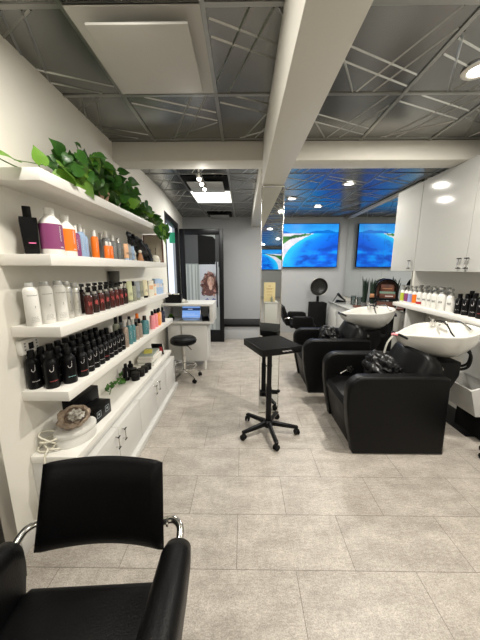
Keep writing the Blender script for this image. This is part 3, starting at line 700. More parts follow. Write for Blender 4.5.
def plant(label, loc, leaves, potr, poth, potm, seed, strands):
    t = thing('pothos_plant', label, 'potted plant', loc, 0, 'trailing pothos plants'); L0 = Vector(loc)
    obj('pot', lathe(NB(), [(0, 0), (potr * .75, 0), (potr, poth), (potr * 1.08, poth), (potr * 1.08, poth - .012), (potr * .92, poth - .012), (potr * .9, poth - .02), (0, poth - .02)], 24), M[potm], t)
    obj('soil', cyl(NB(), potr * .86, poth - .0195, poth - .012), M['soil'], t)
    rr = random.Random(seed); bl = NB(); bs = NB()
    for (x, y, z, s, lt, *ex) in leaves:
        p = Vector((x, y, z)) - L0
        dd = Vector((rr.uniform(-.2, .9), rr.uniform(-.7, .9), rr.uniform(-1.0, .3) if z > 2.09 or x > -.93 else rr.uniform(-.25, .5)))
        nn = Vector((rr.uniform(.3, 1.0), rr.uniform(-1.2, -.3), rr.uniform(-.1, .6)))
        if ex: dd, nn = Vector(ex[0]), Vector(ex[1])
        leaf(bl, p, nn, dd, s, 1 if lt else 0)
        if rr.random() < .6:
            q = Vector((rr.uniform(-.02, .02), rr.uniform(-.02, .02), poth)); mid = (p + q) / 2 + Vector((0, 0, .05))
            tube(bs, [q, mid, p], .0022, 5, smooth=3)
    for s in strands: tube(bs, [Vector(q) - L0 for q in s], .0028, 6, smooth=4)
    obj('leaves', bl, [M['leaf'], M['leaf_light']], t); obj('stems', bs, M['stem'], t)
    return t
rr = random.Random(11)
def top(y):
    pts = [(1.45, 2.06), (1.55, 2.12), (1.65, 2.20), (1.78, 2.25), (1.88, 2.27), (2.0, 2.27), (2.2, 2.28), (2.4, 2.26), (2.55, 2.22), (2.7, 2.10)]
    for a, b in zip(pts, pts[1:]):
        if a[0] <= y <= b[0]: return a[1] + (b[1] - a[1]) * (y - a[0]) / (b[0] - a[0])
    return 2.1
L1 = []
while len(L1) < 185:
    y = rr.uniform(1.60, 2.56); z = rr.uniform(2.03, top(y) - .03); x = rr.uniform(-1.12, -.93)
    L1.append((x, y, z, rr.uniform(.055, .095), rr.random() < .14))
L1 += [(-1.0, 1.43, 2.03, .085, True, (-.1, -.15, 1), (.9, -.5, .1)), (-1.03, 1.30, 2.0, .11, True, (-.1, -1, .12), (.5, -.3, 1)), (-.95, 1.50, 2.04, .13, True, (.15, 1, -.25), (.6, -.5, .8)), (-.95, 1.66, 2.03, .13, True, (.4, .6, -.6), (.7, -.7, .5)), (-1.0, 1.52, 2.0, .11, True), (-1.0, 2.62, 2.24, .07, False), (-1.0, 2.50, 2.27, .09, False), (-1.05, 2.70, 2.20, .09, True), (-.98, 1.62, 2.0, .11, True), (-1.1, 1.92, 2.33, .045, False)]
plant('big bushy pothos with heart-shaped leaves in a peach pot on the topmost shelf', (-1.05, 2.08, S1), L1, .06, .09, 'terracotta', 4,
      [[(-1.05, 2.08, S1 + .09), (-1.04, 1.8, 2.10), (-1.05, 1.6, 2.03), (-1.05, 1.4, 1.985), (-1.05, 1.24, 1.985)], [(-1.05, 2.08, 2.06), (-1.04, 1.7, 2.03), (-1.03, 1.5, 1.99), (-1.03, 1.44, 2.05)], [(-1.05, 2.08, 2.06), (-1.08, 1.98, 2.2), (-1.1, 1.92, 2.33)], [(-1.05, 2.1, 2.06), (-1.02, 2.4, 2.15), (-1.0, 2.6, 2.05), (-1.05, 2.70, 2.2)]])
L2 = []
while len(L2) < 105:
    y = rr.uniform(2.72, 3.24); z = rr.uniform(2.02, 2.20 - .16 * max(0, (y - 2.85)) / .4); x = rr.uniform(-1.12, -.94)
    if rr.random() < .22: z = rr.uniform(1.88, 1.98); x = rr.uniform(-.92, -.89); y = rr.uniform(2.8, 3.24)
    L2.append((x, y, z, rr.uniform(.06, .095), rr.random() < .15))
plant('smaller pothos trailing over the far end of the topmost shelf from a white pot', (-1.05, 2.92, S1), L2, .055, .075, 'white_pl', 8,
      [[(-1.05, 2.92, 2.05), (-.96, 2.98, 2.06), (-.91, 3.0, 1.97), (-.905, 3.02, 1.90)], [(-1.05, 2.92, 2.05), (-.95, 3.12, 2.04), (-.91, 3.16, 1.97), (-.905, 3.2, 1.89)]])

t = thing('leaf_sprig', 'green leafy sprig lying along the wall on the low cabinet', 'foliage', (-1.13, 2.15, CT))
bm = NB(); tube(bm, [(.03, -.12, .01), (0, 0, .04), (-.01, .14, .03), (0, .30, .06)], .004, 6, smooth=4); obj('stem', bm, M['stem'], t)
bm = NB(); rq = random.Random(9)
for i in range(30):
    s_ = i / 29; p = Vector((rq.uniform(-.02, .05), -.12 + .42 * s_, .015 + .05 * rq.random()))
    leaf(bm, p, Vector((.4, -.6, .8)), Vector((rq.uniform(-.2, 1), rq.uniform(-1, 1), rq.uniform(-.1, .9))), .036)
obj('leaves', bm, M['leaf'], t)
# ------------------------------------------------------------------ reception desk
t = thing('reception_desk', 'white reception desk with an open cubby, holding the laptop, by the entrance', 'desk', (-.79, 3.80, 0))
bm = NB()
box(bm, -.39, .355, 0, .52, .985, 1.015, .002); box(bm, -.39, .355, 0, .52, .725, .755, .002)
box(bm, .305, .355, .0, .52, .755, .985, .002); box(bm, -.39, -.36, 0, .52, .755, .985, .002); box(bm, -.36, .305, .48, .52, .755, .985)
obj('cubby', bm, M['cab_white'], t)
obj('base_cabinet', box(NB(), -.33, .255, .06, .46, .14, .724, .003), M['cab_white'], t)
for x in (-.30, .225):
    for y in (.09, .43): obj('leg', box(NB(), x - .015, x + .015, y - .03, y + .0, 0, .139, .002), M['white_pl'], t)
obj('front_panel_edge', box(NB(), -.14, -.12, .05, .0595, .15, .72, .002), M['steel'], t)
t = thing('laptop', 'open laptop with a lit blue screen inside the desk cubby', 'laptop', (-.80, 3.94, .7555))
obj('base', box(NB(), -.145, .145, -.11, .09, 0, .014, .004), M['steel'], t)
mx = Matrix.Translation((0, .09, .014)) @ Matrix.Rotation(math.radians(-14), 4, 'X')
s = obj('lid', box(NB(), -.145, .145, 0, .008, 0, .185, .003, mtx=mx), M['steel'], t)
bm = NB(); box(bm, -.138, .138, -.001, 0, .006, .178, mtx=mx, mi=0); box(bm, -.138, .138, -.0016, -.001, .115, .158, mtx=mx, mi=1); box(bm, -.05, .02, -.002, -.0016, .132, .140, mtx=mx, mi=2)
box(bm, -.12, .11, -.002, -.0016, .04, .043, mtx=mx, mi=2); box(bm, -.12, .06, -.002, -.0016, .06, .063, mtx=mx, mi=2)
obj('screen', bm, [mat('laptop screen blue', (.05, .1, .3), .3, emit=(.22, .42, .85), es=.9), mat('laptop screen dark', (.01, .02, .05), .3, emit=(.02, .05, .14), es=.8), mat('laptop screen pale', (.5, .5, .6), .3, emit=(.7, .8, 1), es=.8)], s)
t = thing('succulent', 'small green succulent in a dark pot at the left of the desk cubby', 'potted plant', (-1.075, 3.90, .7555))
obj('pot', lathe(NB(), [(0, 0), (.035, 0), (.05, .02), (.05, .055), (.042, .06), (0, .055)], 18), M['black'], t)
bm = NB(); rr = random.Random(2)
for i in range(34):
    a = i * 2.4; e = .3 + .9 * (i / 34); leaf(bm, Vector((0, 0, .055)), Vector((-math.cos(a) * .5, -math.sin(a) * .5, 1)), Vector((math.cos(a) * (1.3 - e), math.sin(a) * (1.3 - e), e)), .05)
obj('leaves', bm, M['leaf_light'], t)
t = thing('telephone', 'dark desk phone at the right of the desk cubby', 'telephone', (-.565, 3.92, .7555), math.radians(15))
obj('base', prism(NB(), [(-.07, 0), (.07, 0), (.07, .05), (-.07, .02)], 'x', -.05, .05, .004), M['black'], t)
bm = NB(); tube(bm, [(-.045, -.06, .045), (-.045, 0, .062), (-.045, .06, .068)], .012, 8, smooth=3); obj('handset', bm, M['black'], t)
t = thing('pen_holder', 'dark pen cup standing in the right corner of the desk cubby', 'cup', (-.52, 4.05, .7555))
obj('cup', lathe(NB(), [(0, 0), (.028, 0), (.028, .09), (.025, .09), (.025, .004), (0, .004)], 16), M['midgrey'], t)
bm = NB()
for i in range(5): tube(bm, [(0, 0, .01), (.02 * math.cos(i * 1.3), .02 * math.sin(i * 1.3), .15)], .0035, 6)
obj('pen', bm, M['black'], t)
t = thing('card_box', 'black box of cards standing on top of the reception desk', 'box', (-1.03, 3.98, 1.0155))
bm = NB(); box(bm, -.125, .11, -.06, -.055, 0, .125); box(bm, -.125, .11, .055, .06, 0, .125); box(bm, -.125, -.12, -.055, .055, 0, .125); box(bm, .105, .11, -.055, .055, 0, .125); box(bm, -.12, .105, -.055, .055, 0, .004)
obj('tray', bm, M['black'], t)
bm = NB()
for i, (x, z) in enumerate(((-.09, .14), (-.07, .15), (-.05, .135), (.0, .14), (.02, .13), (.06, .135))): box(bm, x - .008, x + .008, -.03, .03, .005, z)
obj('cards', bm, M['cream2'], t)
t = thing('tape_dispenser', 'small silver dispenser beside the black box on the reception desk', 'dispenser', (-.87, 3.95, 1.0155), .4)
obj('body', prism(NB(), [(-.05, 0), (.05, 0), (.05, .015), (.01, .05), (-.03, .06), (-.05, .03)], 'y', -.015, .015, .003), M['steel'], t)
obj('roll', cyl(NB(), .022, -.016, .016, mtx=Matrix.Translation((-.02, 0, .04)) @ Matrix.Rotation(PI / 2, 4, 'X')), M['white_pl'], t)

# poster on the entrance door
t = thing('poster', 'printed poster of a person with long curly auburn hair on the entrance door glass', 'poster', (-.665, 5.405, 1.20))
obj('sheet', box(NB(), -.20, .17, .004, .006, -.42, .45), M['poster'], t)
bm = NB(); rr = random.Random(6)
def disc(bm, cx, cz, rx, rz_, y, n=20, mi=0):
    tt = bmesh.new(); tt.faces.new([tt.verts.new((cx + rx * math.cos(2 * PI * i / n), y, cz + rz_ * math.sin(2 * PI * i / n))) for i in range(n)]); bmesh.ops.recalc_face_normals(tt, faces=tt.faces[:]); merge(bm, tt, mi)
disc(bm, 0, .13, .095, .12, .0035, mi=0); disc(bm, -.01, -.02, .12, .15, .0034, mi=0); disc(bm, -.02, -.13, .145, .10, .0033, mi=0)
for i in range(70):
    a = rr.uniform(-.9, PI + .9); q = rr.uniform(.75, 1.12); cz = -.04 + math.sin(a) * .26 * q; cx = -.015 + math.cos(a) * .15 * q
    disc(bm, cx, cz, rr.uniform(.012, .028), rr.uniform(.015, .03), .0031 - .0004 * rr.random(), 10, mi=rr.choice((0, 1)))
for i in range(64):
    a = rr.uniform(-.5, PI + .5); q = rr.uniform(.62, 1.05); x = math.cos(a) * .125 * q; z0 = .12 + math.sin(a) * .14 * q; P = []; sg = 1 if x > 0 else -1
    for j in range(9): P.append((max(-.195, min(.165, x + sg * j * .006 + .018 * math.sin(j * 1.6 + i))), .0028 - (i % 3) * .0003, z0 - j * .036))
    P = [p for p in P if p[2] > -.26]
    if len(P) > 2: tube(bm, P, .0045, 4, smooth=2, flat=.2, mi=(0, 1, 1)[i % 3])
obj('hair_print', bm, [M['hair'], M['hair2']], t)
bm = NB(); disc(bm, .015, .06, .070, .105, .0015); disc(bm, .01, -.06, .035, .05, .0017); obj('face_print', bm, M['skin'], t)
bm = NB()
for x in (-.012, .044): disc(bm, x, .078, .013, .006, .001, 10); disc(bm, x, .100, .019, .003, .001, 10)
disc(bm, .018, .045, .008, .006, .001, 8); obj('eye_print', bm, M['hair'], t)
bm = NB(); disc(bm, .015, .012, .020, .007, .001, 12); obj('mouth_print', bm, M['red'], t)
bm = NB(); prism(bm, [(-.14, -.42), (-.10, -.30), (-.06, -.27), (0, -.34), (.06, -.27), (.11, -.30), (.16, -.42)], 'y', .0025, .0035); obj('clothing_print', bm, M['poster_blue'], t)

# ------------------------------------------------------------------ stool
def castor(bm, x, y, r=.028, a=0, mi=0):
    m = Matrix.Translation((x, y, r)) @ Matrix.Rotation(a, 4, 'Z') @ Matrix.Rotation(PI / 2, 4, 'Y')
    cyl(bm, r, -.022, -.006, seg=16, mtx=m, bev=.004); cyl(bm, r, .006, .022, seg=16, mtx=m, bev=.004)
    cyl(bm, .010, r, r * 2 + .012, c=(x, y), seg=10); ball(bm, (x, y, r * 1.5), r * .75, sc=(1, 1, .8))
t = thing('stool', 'round black padded stool with chrome base and castors in front of the desk', 'stool', (-.815, 3.51, 0))
obj('seat', lathe(NB(), [(0, .515), (.155, .515), (.175, .53), (.18, .56), (.172, .585), (.15, .600), (0, .604)], 36), M['leather'], t)
bm = NB(); cyl(bm, .014, .30, .515); cyl(bm, .024, .09, .34, bev=.003); cyl(bm, .045, .505, .515); obj('column', bm, M['chrome'], t)
bm = NB(); tube(bm, [(0, 0, .49), (.06, -.03, .485), (.12, -.06, .44)], .006, 6, smooth=3); obj('lift_lever', bm, M['black'], t)
bm = NB(); P = [(.165 * math.cos(i * PI / 16), .165 * math.sin(i * PI / 16), .19) for i in range(33)]; tube(bm, P, .009, 8)
for k in range(3): a = k * 2 * PI / 3 + .4; tube(bm, [(.02 * math.cos(a), .02 * math.sin(a), .19), (.165 * math.cos(a), .165 * math.sin(a), .19)], .006, 6)
obj('foot_ring', bm, M['chrome'], t)
for k in range(5):
    a = k * 2 * PI / 5 - .75; ca, sa = math.cos(a), math.sin(a)
    bm = NB(); tube(bm, [(.02 * ca, .02 * sa, .11), (.12 * ca, .12 * sa, .095), (.225 * ca, .225 * sa, .072)], [.017, .014, .012], 8); l_ = obj('leg', bm, M['chrome'], t)
    bm = NB(); castor(bm, .225 * ca, .225 * sa, .026, a); obj('castor', bm, M['rubber'], l_)

# ------------------------------------------------------------------ trolley tray stand
t = thing('tray_stand', 'black salon tray stand on five castors in front of the mirror panel', 'trolley', (.24, 2.28, 0))
R2 = Matrix.Rotation(math.radians(-155 + 180 + 180), 4, 'Z')
# tray top seen as a skewed quad: build it rotated about z
tr = Matrix.Translation((.012, -.005, 0)) @ Matrix.Rotation(math.radians(22), 4, 'Z')
bm = NB(); box(bm, -.178, .178, -.19, .19, .868, .882, .004, mtx=tr); obj('tray', bm, M['black_matte'], t)
bm = NB()
prism(bm, [(-.186, .882), (-.180, .886), (.180, .886), (.186, .882), (.186, .825), (.180, .825), (.180, .8825), (-.180, .8825), (-.180, .825), (-.186, .825)], 'y', -.192, .192, .0, mtx=None) if False else None
for x0, x1, y0, y1 in ((-.184, -.179, -.196, .196), (.179, .184, -.196, .196), (-.179, .179, -.196, -.191), (-.179, .179, .191, .196)): box(bm, x0, x1, y0, y1, .825, .884, .002, mtx=tr)
cov = obj('drop_cover', bm, M['black'], t)
bm = NB(); P = [(.0 + i * .0055, -.1975, .852 + .006 * math.sin(i * 1.9) + (.006 if i in (6, 12) else 0)) for i in range(17)]; tube(bm, [tr @ Vector(p) for p in P], .0016, 5, smooth=3)
obj('script_logo', bm, M['ink_white'], cov)
bm = NB()
for s in (-1, 1): tube(bm, [tr @ Vector((s * .15, -.17, .85)), tr @ Vector((s * .15, .17, .85))], .008, 6)
box(bm, -.10, .10, -.03, .03, .848, .866, .004, mtx=tr); obj('bracket', bm, M['black_frame'], t)
bm = NB(); box(bm, -.021, .021, -.014, .014, .44, .85, .005); box(bm, -.025, .025, -.018, .018, .09, .46, .006); obj('column', bm, M['black_frame'], t)
bm = NB(); tube(bm, [(.02, 0, .42), (.075, -.01, .42)], .009, 8); ball(bm, (.085, -.01, .42), .017); obj('height_knob', bm, M['black'], t)
obj('hub', lathe(NB(), [(0, .055), (.04, .06), (.048, .08), (.045, .11), (.03, .125), (0, .125)], 20), M['black'], t)
for k in range(5):
    a = math.radians(-13 + 72 * k + 5); ca, sa = math.cos(a), math.sin(a); q = .265 if sa < .8 else .25
    bm = NB(); prism(bm, [(.02, .075), (.02, .118), (q, .085), (q + .012, .078), (q + .01, .062), (q - .02, .062)], 'y', -.017, .017, .005); bm.transform(Matrix.Rotation(a, 4, 'Z')); l_ = obj('leg', bm, M['black'], t)
    bm = NB(); castor(bm, q * ca, q * sa, .027, a + .5); obj('castor', bm, M['rubber'], l_)

# ------------------------------------------------------------------ shampoo units
def wash_unit(loc, label):
    t = thing('shampoo_chair', label, 'shampoo chair', loc, 0, 'shampoo chairs with basins')
    # local origin = floor, lower front corner of near side; x towards the basin, y across
    prof = [(.0, 0), (-.055, .25), (-.078, .42), (-.082, .54)] + [(x, z) for x, z in arc(.045, .552, .128, 180, 92, 9)] + [(.14, .680), (.45, .682), (.70, .675), (.722, .66), (.745, 0)]
    for y0, y1, nm in ((0, .105, 'near'), (.615, .72, 'far')):
        a = obj('armrest', prism(NB(), prof, 'y', y0, y1, .022, seg=4), M['leather_soft'], t)
        bm = NB(); tube(bm, [(x, y1 + .001 if nm == 'far' else y0 - .0005, z) for x, z in [(p[0] * .96 + .012, p[1] - .018 if p[1] > .1 else p[1] + .015) for p in prof[1:-1]]], .0025, 5); obj('piping', bm, M['leather'], a)
    bm = NB(); prism(bm, [(.02, .0), (-.035, .25), (-.045, .33), (.05, .36), (.68, .33), (.70, .0)], 'y', .1055, .6145, .01); obj('seat_base', bm, M['leather'], t)
    bm = NB(); prism(bm, [(-.062, .34), (-.068, .385), (-.04, .425), (.05, .445), (.35, .43), (.52, .42), (.52, .335), (.05, .34)], 'y', .108, .612, .02, seg=4); obj('seat_cushion', bm, M['leather'], t)
    bm = NB(); tube(bm, [(-.058, .11, .40), (-.045, .118, .428), (.05, .122, .447), (.35, .122, .434)], .004, 6, smooth=3); tube(bm, [(-.058, .61, .40), (-.045, .602, .428), (.05, .598, .447), (.35, .598, .434)], .004, 6, smooth=3); obj('seat_piping', bm, M['leather'], t)
    # padded back: lofted shell with a neck hollow in the middle
    b = bmesh.new(); nu, nv = 24, 14; G0 = []; G1 = []
    for j in range(nv + 1):
        v = j / nv; r0, r1 = [], []
        for i in range(nu + 1):
            u = -1 + 2 * i / nu; y = .36 + u * .30
            hgt = .80 + .05 * (1 - abs(u) ** 2.2) + .0 
            if abs(u) > .72: hgt -= .10 * ((abs(u) - .72) / .28) ** 2
            z = .40 + (hgt - .40) * v
            x = .36 + .17 * v + .03 * v * v - .050 * math.cos(u * PI) * (1 - .4 * v) * .6 + .045 * v * abs(u) ** 1.5
            th = .06 + .03 * abs(u) * v
            if j == nv: th *= .45; z -= .0
            r0.append(b.verts.new((x, y, z))); r1.append(b.verts.new((x + th + .02, y, z - .035 * (1 - v) - (.02 if j == nv else 0))))
        G0.append(r0); G1.append(r1)
    for j in range(nv):
        for i in range(nu):
            b.faces.new((G0[j][i], G0[j + 1][i], G0[j + 1][i + 1], G0[j][i + 1])); b.faces.new((G1[j][i], G1[j][i + 1], G1[j + 1][i + 1], G1[j + 1][i]))
    for i in range(nu): b.faces.new((G0[nv][i], G1[nv][i], G1[nv][i + 1], G0[nv][i + 1])); b.faces.new((G0[0][i + 1], G1[0][i + 1], G1[0][i], G0[0][i]))
    for j in range(nv): b.faces.new((G0[j][0], G1[j][0], G1[j + 1][0], G0[j + 1][0])); b.faces.new((G0[j + 1][nu], G1[j + 1][nu], G1[j][nu], G0[j][nu]))
    bmesh.ops.recalc_face_normals(b, faces=b.faces[:]); bmesh.ops.smooth_vert(b, verts=b.verts[:], factor=.5, use_axis_x=True, use_axis_y=True, use_axis_z=True)
    obj('backrest', b, M['leather_soft'], t, ang=70)
    # pedestal and plumbing
    bm = NB(); prism(bm, [(.705, 0), (.76, 0), (.80, .35), (.93, .62), (.93, .74), (.70, .74), (.705, .5)], 'y', .18, .54, .02); obj('pedestal', bm, M['black'], t)
    bm = NB()
    for yy, dx in ((.22, -.03), (.30, .03)):
        tube(bm, [(.98 + dx, yy, .86), (1.03 + dx, yy - .03, .80), (1.02 + dx, yy - .03, .70), (.96 + dx, yy, .67), (.93 + dx, yy + .02, .72)], .011, 8, smooth=5)
    obj('hose_loop', bm, M['rubber'], t)
    bm = NB(); lathe(bm, [(0, 0), (.016, 0), (.018, .01), (.012, .025), (0, .025)], 14, mtx=Matrix.Translation((.75, .18, .69)) @ Matrix.Rotation(PI / 2, 4, 'X')); obj('drain_knob', bm, M['steel'], t)
    # basin: teardrop rings
    cx, cy = .80, .36
    def ring(s, z, dx=0, n=56, tilt=.075):
        out = []
        for i in range(n):
            a = 2 * PI * i / n; c, s_ = math.cos(a), math.sin(a)
            X = .335 * c; wy = .285 * s_ * (1 if c > .15 else (1 - .66 * ((.15 - c) / 1.15) ** 1.3))
            if c < -.9: X -= .02
            px = (X * s + dx); out.append(Vector((cx + px, cy + wy * s, z + tilt * (px + .335) / .67)))
        return out
    b = bmesh.new(); rings = [(.22, .715, .08), (.45, .722, .075), (.68, .775, .05), (.84, .83, .03), (.95, .885, .01), (.985, .928, 0), (1.0, .938, 0), (.995, .948, 0), (.965, .950, 0), (.935, .940, 0), (.89, .90, .01), (.80, .845, .02), (.62, .80, .04), (.35, .782, .05), (.08, .778, .05)]
    vr = [[b.verts.new(p) for p in ring(*r)] for r in rings]
    for A, B in zip(vr, vr[1:]):
        for i in range(len(A)): b.faces.new((A[i], A[(i + 1) % len(A)], B[(i + 1) % len(A)], B[i]))
    b.faces.new(vr[0][::-1]); b.faces.new(vr[-1]); bmesh.ops.recalc_face_normals(b, faces=b.faces[:])
    bs = obj('basin', b, M['ceramic'], t, ang=80)
    obj('drain', cyl(NB(), .028, .815, .822, c=(cx + .05, cy)), M['chrome'], bs)
    bm = NB(); tube(bm, [(cx - .30, cy - .10, .925), (cx - .345, cy - .06, .95), (cx - .355, cy, .94), (cx - .345, cy + .06, .95), (cx - .30, cy + .10, .925)], .013, 8, smooth=4, flat=.8); obj('neck_rest', bm, M['black'], bs)
    fx, fy = cx + .13, cy + .235
    bm = NB(); cyl(bm, .022, .97, 1.015, c=(fx, fy), bev=.003); tube(bm, [(fx, fy, 1.0), (fx + .03, fy - .06, 1.015), (fx + .07, fy - .11, 1.0)], .010, 8, smooth=3)
    tube(bm, [(fx, fy, 1.02), (fx - .02, fy + .03, 1.05)], .006, 6); cyl(bm, .016, 1.012, 1.035, c=(fx, fy)); f = obj('faucet', bm, M['chrome'], bs)
    bm = NB(); tube(bm, [(fx + .05, fy - .02, .975), (fx + .12, fy - .03, 1.02), (fx + .175, fy - .10, 1.03), (fx + .18, fy - .20, 1.0), (fx + .17, fy - .26, .975)], [.009, .009, .011, .013, .020], 8, smooth=4); obj('hand_shower', bm, M['chrome'], f)
    bm = NB(); tube(bm, [(fx + .01, fy - .02, 1.02), (fx - .0, fy - .12, 1.04), (fx - .05, fy - .26, 1.025), (fx - .075, fy - .34, .985), (fx - .07, fy - .38, .955)], .0065, 7, smooth=5); obj('hose', bm, M['rubber'], f)
    # star knob on the inside of the far arm
    bm = NB(); m = Matrix.Translation((.165, .60, .52)) @ Matrix.Rotation(PI / 2, 4, 'X')
    P = [m @ Vector(((.028 + .007 * math.cos(5 * a)) * math.cos(a), (.028 + .007 * math.cos(5 * a)) * math.sin(a), .012)) for a in [2 * PI * i / 40 for i in range(41)]]
    tube(bm, P, .0022, 5); cyl(bm, .012, -.012, .016, seg=12, mtx=m); tube(bm, [m @ Vector((-.03, -.01, .005)), m @ Vector((-.09, -.045, .005))], .004, 6); obj('recline_knob', bm, M['steel'], t)
    return t
wash_unit((.918, 1.97, 0), 'black leather shampoo chair with white basin, the nearer of two')
wash_unit((.815, 3.08, 0), 'black leather shampoo chair with white basin, the farther of two')
def cape(loc, label, seed):
    t = thing('cape', label, 'salon cape', loc, .3, 'salon capes')
    b = blob(.12, .14, .155, seed, .30, 5, 3, .12)
    for v in b.verts: v.co.z = max(v.co.z, -.15)
    b.transform(Matrix.Rotation(math.radians(-25), 4, 'Y')); obj('cloth', b, M['fabric'], t, ang=60)
    bm = NB(); rr = random.Random(seed)
    for k in range(4):
        P = [(.10 - .16 * s + .02 * k - .04, -.13 - .02 * math.sin(s * 5 + k), .05 + .045 * math.sin(s * 4 + k * 1.3) - .02 * k) for s in [i / 7 for i in range(8)]]
        tube(bm, P, .006, 6, smooth=3, flat=.5)
    obj('tie', bm, M['black'], t)
cape((1.22, 2.24, .63), 'crumpled shiny black cape heaped on the nearer shampoo chair', 3)
cape((1.12, 3.36, .63), 'crumpled shiny black cape heaped on the farther shampoo chair', 12)
t = thing('towel_strap', 'pale grey strap with a pink end hanging at the neck of the nearer basin', 'strap', (1.36, 2.30, .93))
bm = NB(); tube(bm, [(-.03, .0, .012), (-.075, .0, -.06), (-.10, -.01, -.15)], .014, 8, smooth=3, flat=.3); obj('strap', bm, mat('pale grey webbing', (.45, .45, .40), .7), t)
bm = NB(); tube(bm, [(-.01, -.03, .020), (-.025, -.01, .022), (-.035, .01, .015)], .012, 8, smooth=3); obj('pink_tip', bm, M['pink'], t)

# ------------------------------------------------------------------ right wall cabinets
for k, (y0, y1, hs, lb) in enumerate([(3.235, 3.73, (3.30,), 'glossy white wall cabinet farthest along the right wall, beside the mirror'), (2.495, 3.23, (2.54,), 'glossy white wall cabinet in the middle, its handle by the right door seam'),
                                      (1.76, 2.49, (2.455,), 'glossy white wall cabinet at the right edge of the photo'), (1.02, 1.755, (1.69,), 'glossy white wall cabinet outside the right edge, nearest the camera')]):
    t = thing('wall_cabinet', lb, 'cabinet', (2.02, y0, 1.49), 0, 'glossy white wall cabinets')
    L_ = y1 - y0
    obj('body', box(NB(), .024, .329, 0, L_, 0, .988, .001), M['gloss_white'], t)
    dr = obj('door', box(NB(), .0, .022, .0015, L_ - .0015, 0, .988), M['gloss_white'], t, flat=True)
    for hy in hs:
        hy -= y0; bm = NB(); tube(bm, [(.0, hy, .035), (-.028, hy, .04), (-.028, hy, .115), (.0, hy, .12)], .005, 8); h = obj('handle', bm, M['chrome'], dr)
        for zz in (.033, .121): obj('handle_end', box(NB(), -.033, -.022, hy - .024, hy + .024, zz - .005, zz + .005, .002), M['black'], dr)
o = obj('wall_ledge', box(NB(), 2.08, 2.349, .9, 3.70, 1.02, 1.07, .003), M['shelf']); tag(o, 'long white ledge on the right wall holding the row of pump bottles', 'shelf')
t = thing('ledge_support', 'white upright panel supporting the far end of the ledge', 'panel', (2.22, 3.42, 0)); obj('panel', box(NB(), -.11, .129, -.02, .02, 0, 1.019, .002), M['cab_white'], t)
# base cabinet with tilt-out bin
t = thing('base_cabinet', 'white cabinet with an open tilt-out drawer under the ledge, right of the nearer basin', 'cabinet', (2.12, 1.95, 0))
bm = NB(); box(bm, 0, .229, -.85, .50, .30, 1.018, .002); obj('body', bm, M['cab_white'], t)
dr = obj('door', box(NB(), -.02, -.001, -.03, .49, .55, .93, .002), M['cab_white'], t)
bm = NB(); tube(bm, [(-.02, .10, .74), (-.045, .10, .735), (-.045, .10, .66), (-.02, .10, .655)], .005, 8); obj('handle', bm, M['steel'], dr)
dp = [(-.021, .265), (-.12, .265), (-.19, .50), (-.021, .55)]
bm = NB(); prism(bm, [(-.021, .265), (-.12, .265), (-.19, .50), (-.175, .505), (-.108, .28), (-.021, .28)], 'y', .18, .47); prism(bm, dp, 'y', .16, .18); prism(bm, dp, 'y', .47, .49)
dr = obj('drawer', bm, M['cab_white'], t)
bm = NB(); tube(bm, [(-.186, .40, .48), (-.212, .40, .47), (-.195, .40, .40), (-.163, .40, .395)], .005, 8); obj('handle', bm, M['steel'], dr)
obj('toe_base', box(NB(), .0, .229, -.85, .50, 0.012, .299), M['black_matte'], t)  # black block standing in for the shade below the cabinet body
o = obj('floor_mat', box(NB(), 2.05, 2.34, 2.22, 3.1, .0005, .010, .004), M['rubber']); tag(o, 'black rubber mat on the floor behind the open drawer', 'mat')  # thin black sheet laid mostly in place of the shadow under the cabinet
t = thing('salon_cart', 'black rolling cart base at the right edge of the photo', 'cart', (2.05, 1.735, 0))
obj('frame', box(NB(), -.13, .03, -.25, .22, .07, .11, .01), M['black'], t)
for x, y in ((-.10, .19), (-.10, -.2)): bm = NB(); castor(bm, x, y, .03, .4); obj('castor', bm, M['rubber'], t)

# bottles on the ledge
def pumpx(x, y, h, r, body, lab, label, cap='clear_cap', seed=1, k='pump'):
    t = bottle('pump', 'pump_bottle', label, 'bottle', 'pump bottles on the right ledge', (x, y, 1.07), h, r, body, cap, cap, None, seed=seed)
    if lab: bm = NB(); band(bm, r * 1.012, h * .10, h * .55, -80, 80); obj('label', bm, M[lab], t)
    else: bm = NB(); scribble(bm, r * 1.01, h * .30, h * .42, 0, r * .45, False, .0008, 26, seed); obj('lettering', bm, M['ink_grey'], t)
for k, (y, lab, c) in enumerate([(3.645, 'lime', 'lime green'), (3.555, 'purple', 'purple'), (3.475, 'lilac', 'lilac blue'), (3.385, 'orange', 'orange')]):
    pumpx(2.18, y, .235, .034, 'white_pl', lab, 'pump bottle with a %s label on the right ledge' % c, seed=k)
pumpx(2.18, 3.295, .24, .036, 'white_pl', None, 'white pump bottle with a red stripe at the bottom of its label', seed=5)
o = [q for q in bpy.data.objects if q.get('label') == 'white pump bottle with a red stripe at the bottom of its label'][0]
bm = NB(); band(bm, .0366, .02, .05, -80, 80); obj('label_stripe', bm, M['red'], o)
for k, (x, y, h, r) in enumerate([(2.18, 3.20, .24, .034), (2.18, 3.115, .24, .034), (2.17, 3.02, .245, .038), (2.17, 2.915, .255, .043), (2.18, 2.80, .245, .040), (2.25, 3.16, .25, .034), (2.25, 3.06, .25, .034), (2.26, 2.95, .25, .036), (2.26, 3.28, .25, .034), (2.26, 3.40, .25, .034)]):
    pumpx(x, y, h, r, 'white_pl', None, 'plain white pump bottle, %s from the left in the %s row on the right ledge' % (ORD[k % 5 if k < 5 else k - 5], 'front' if k < 5 else 'back'), seed=k)
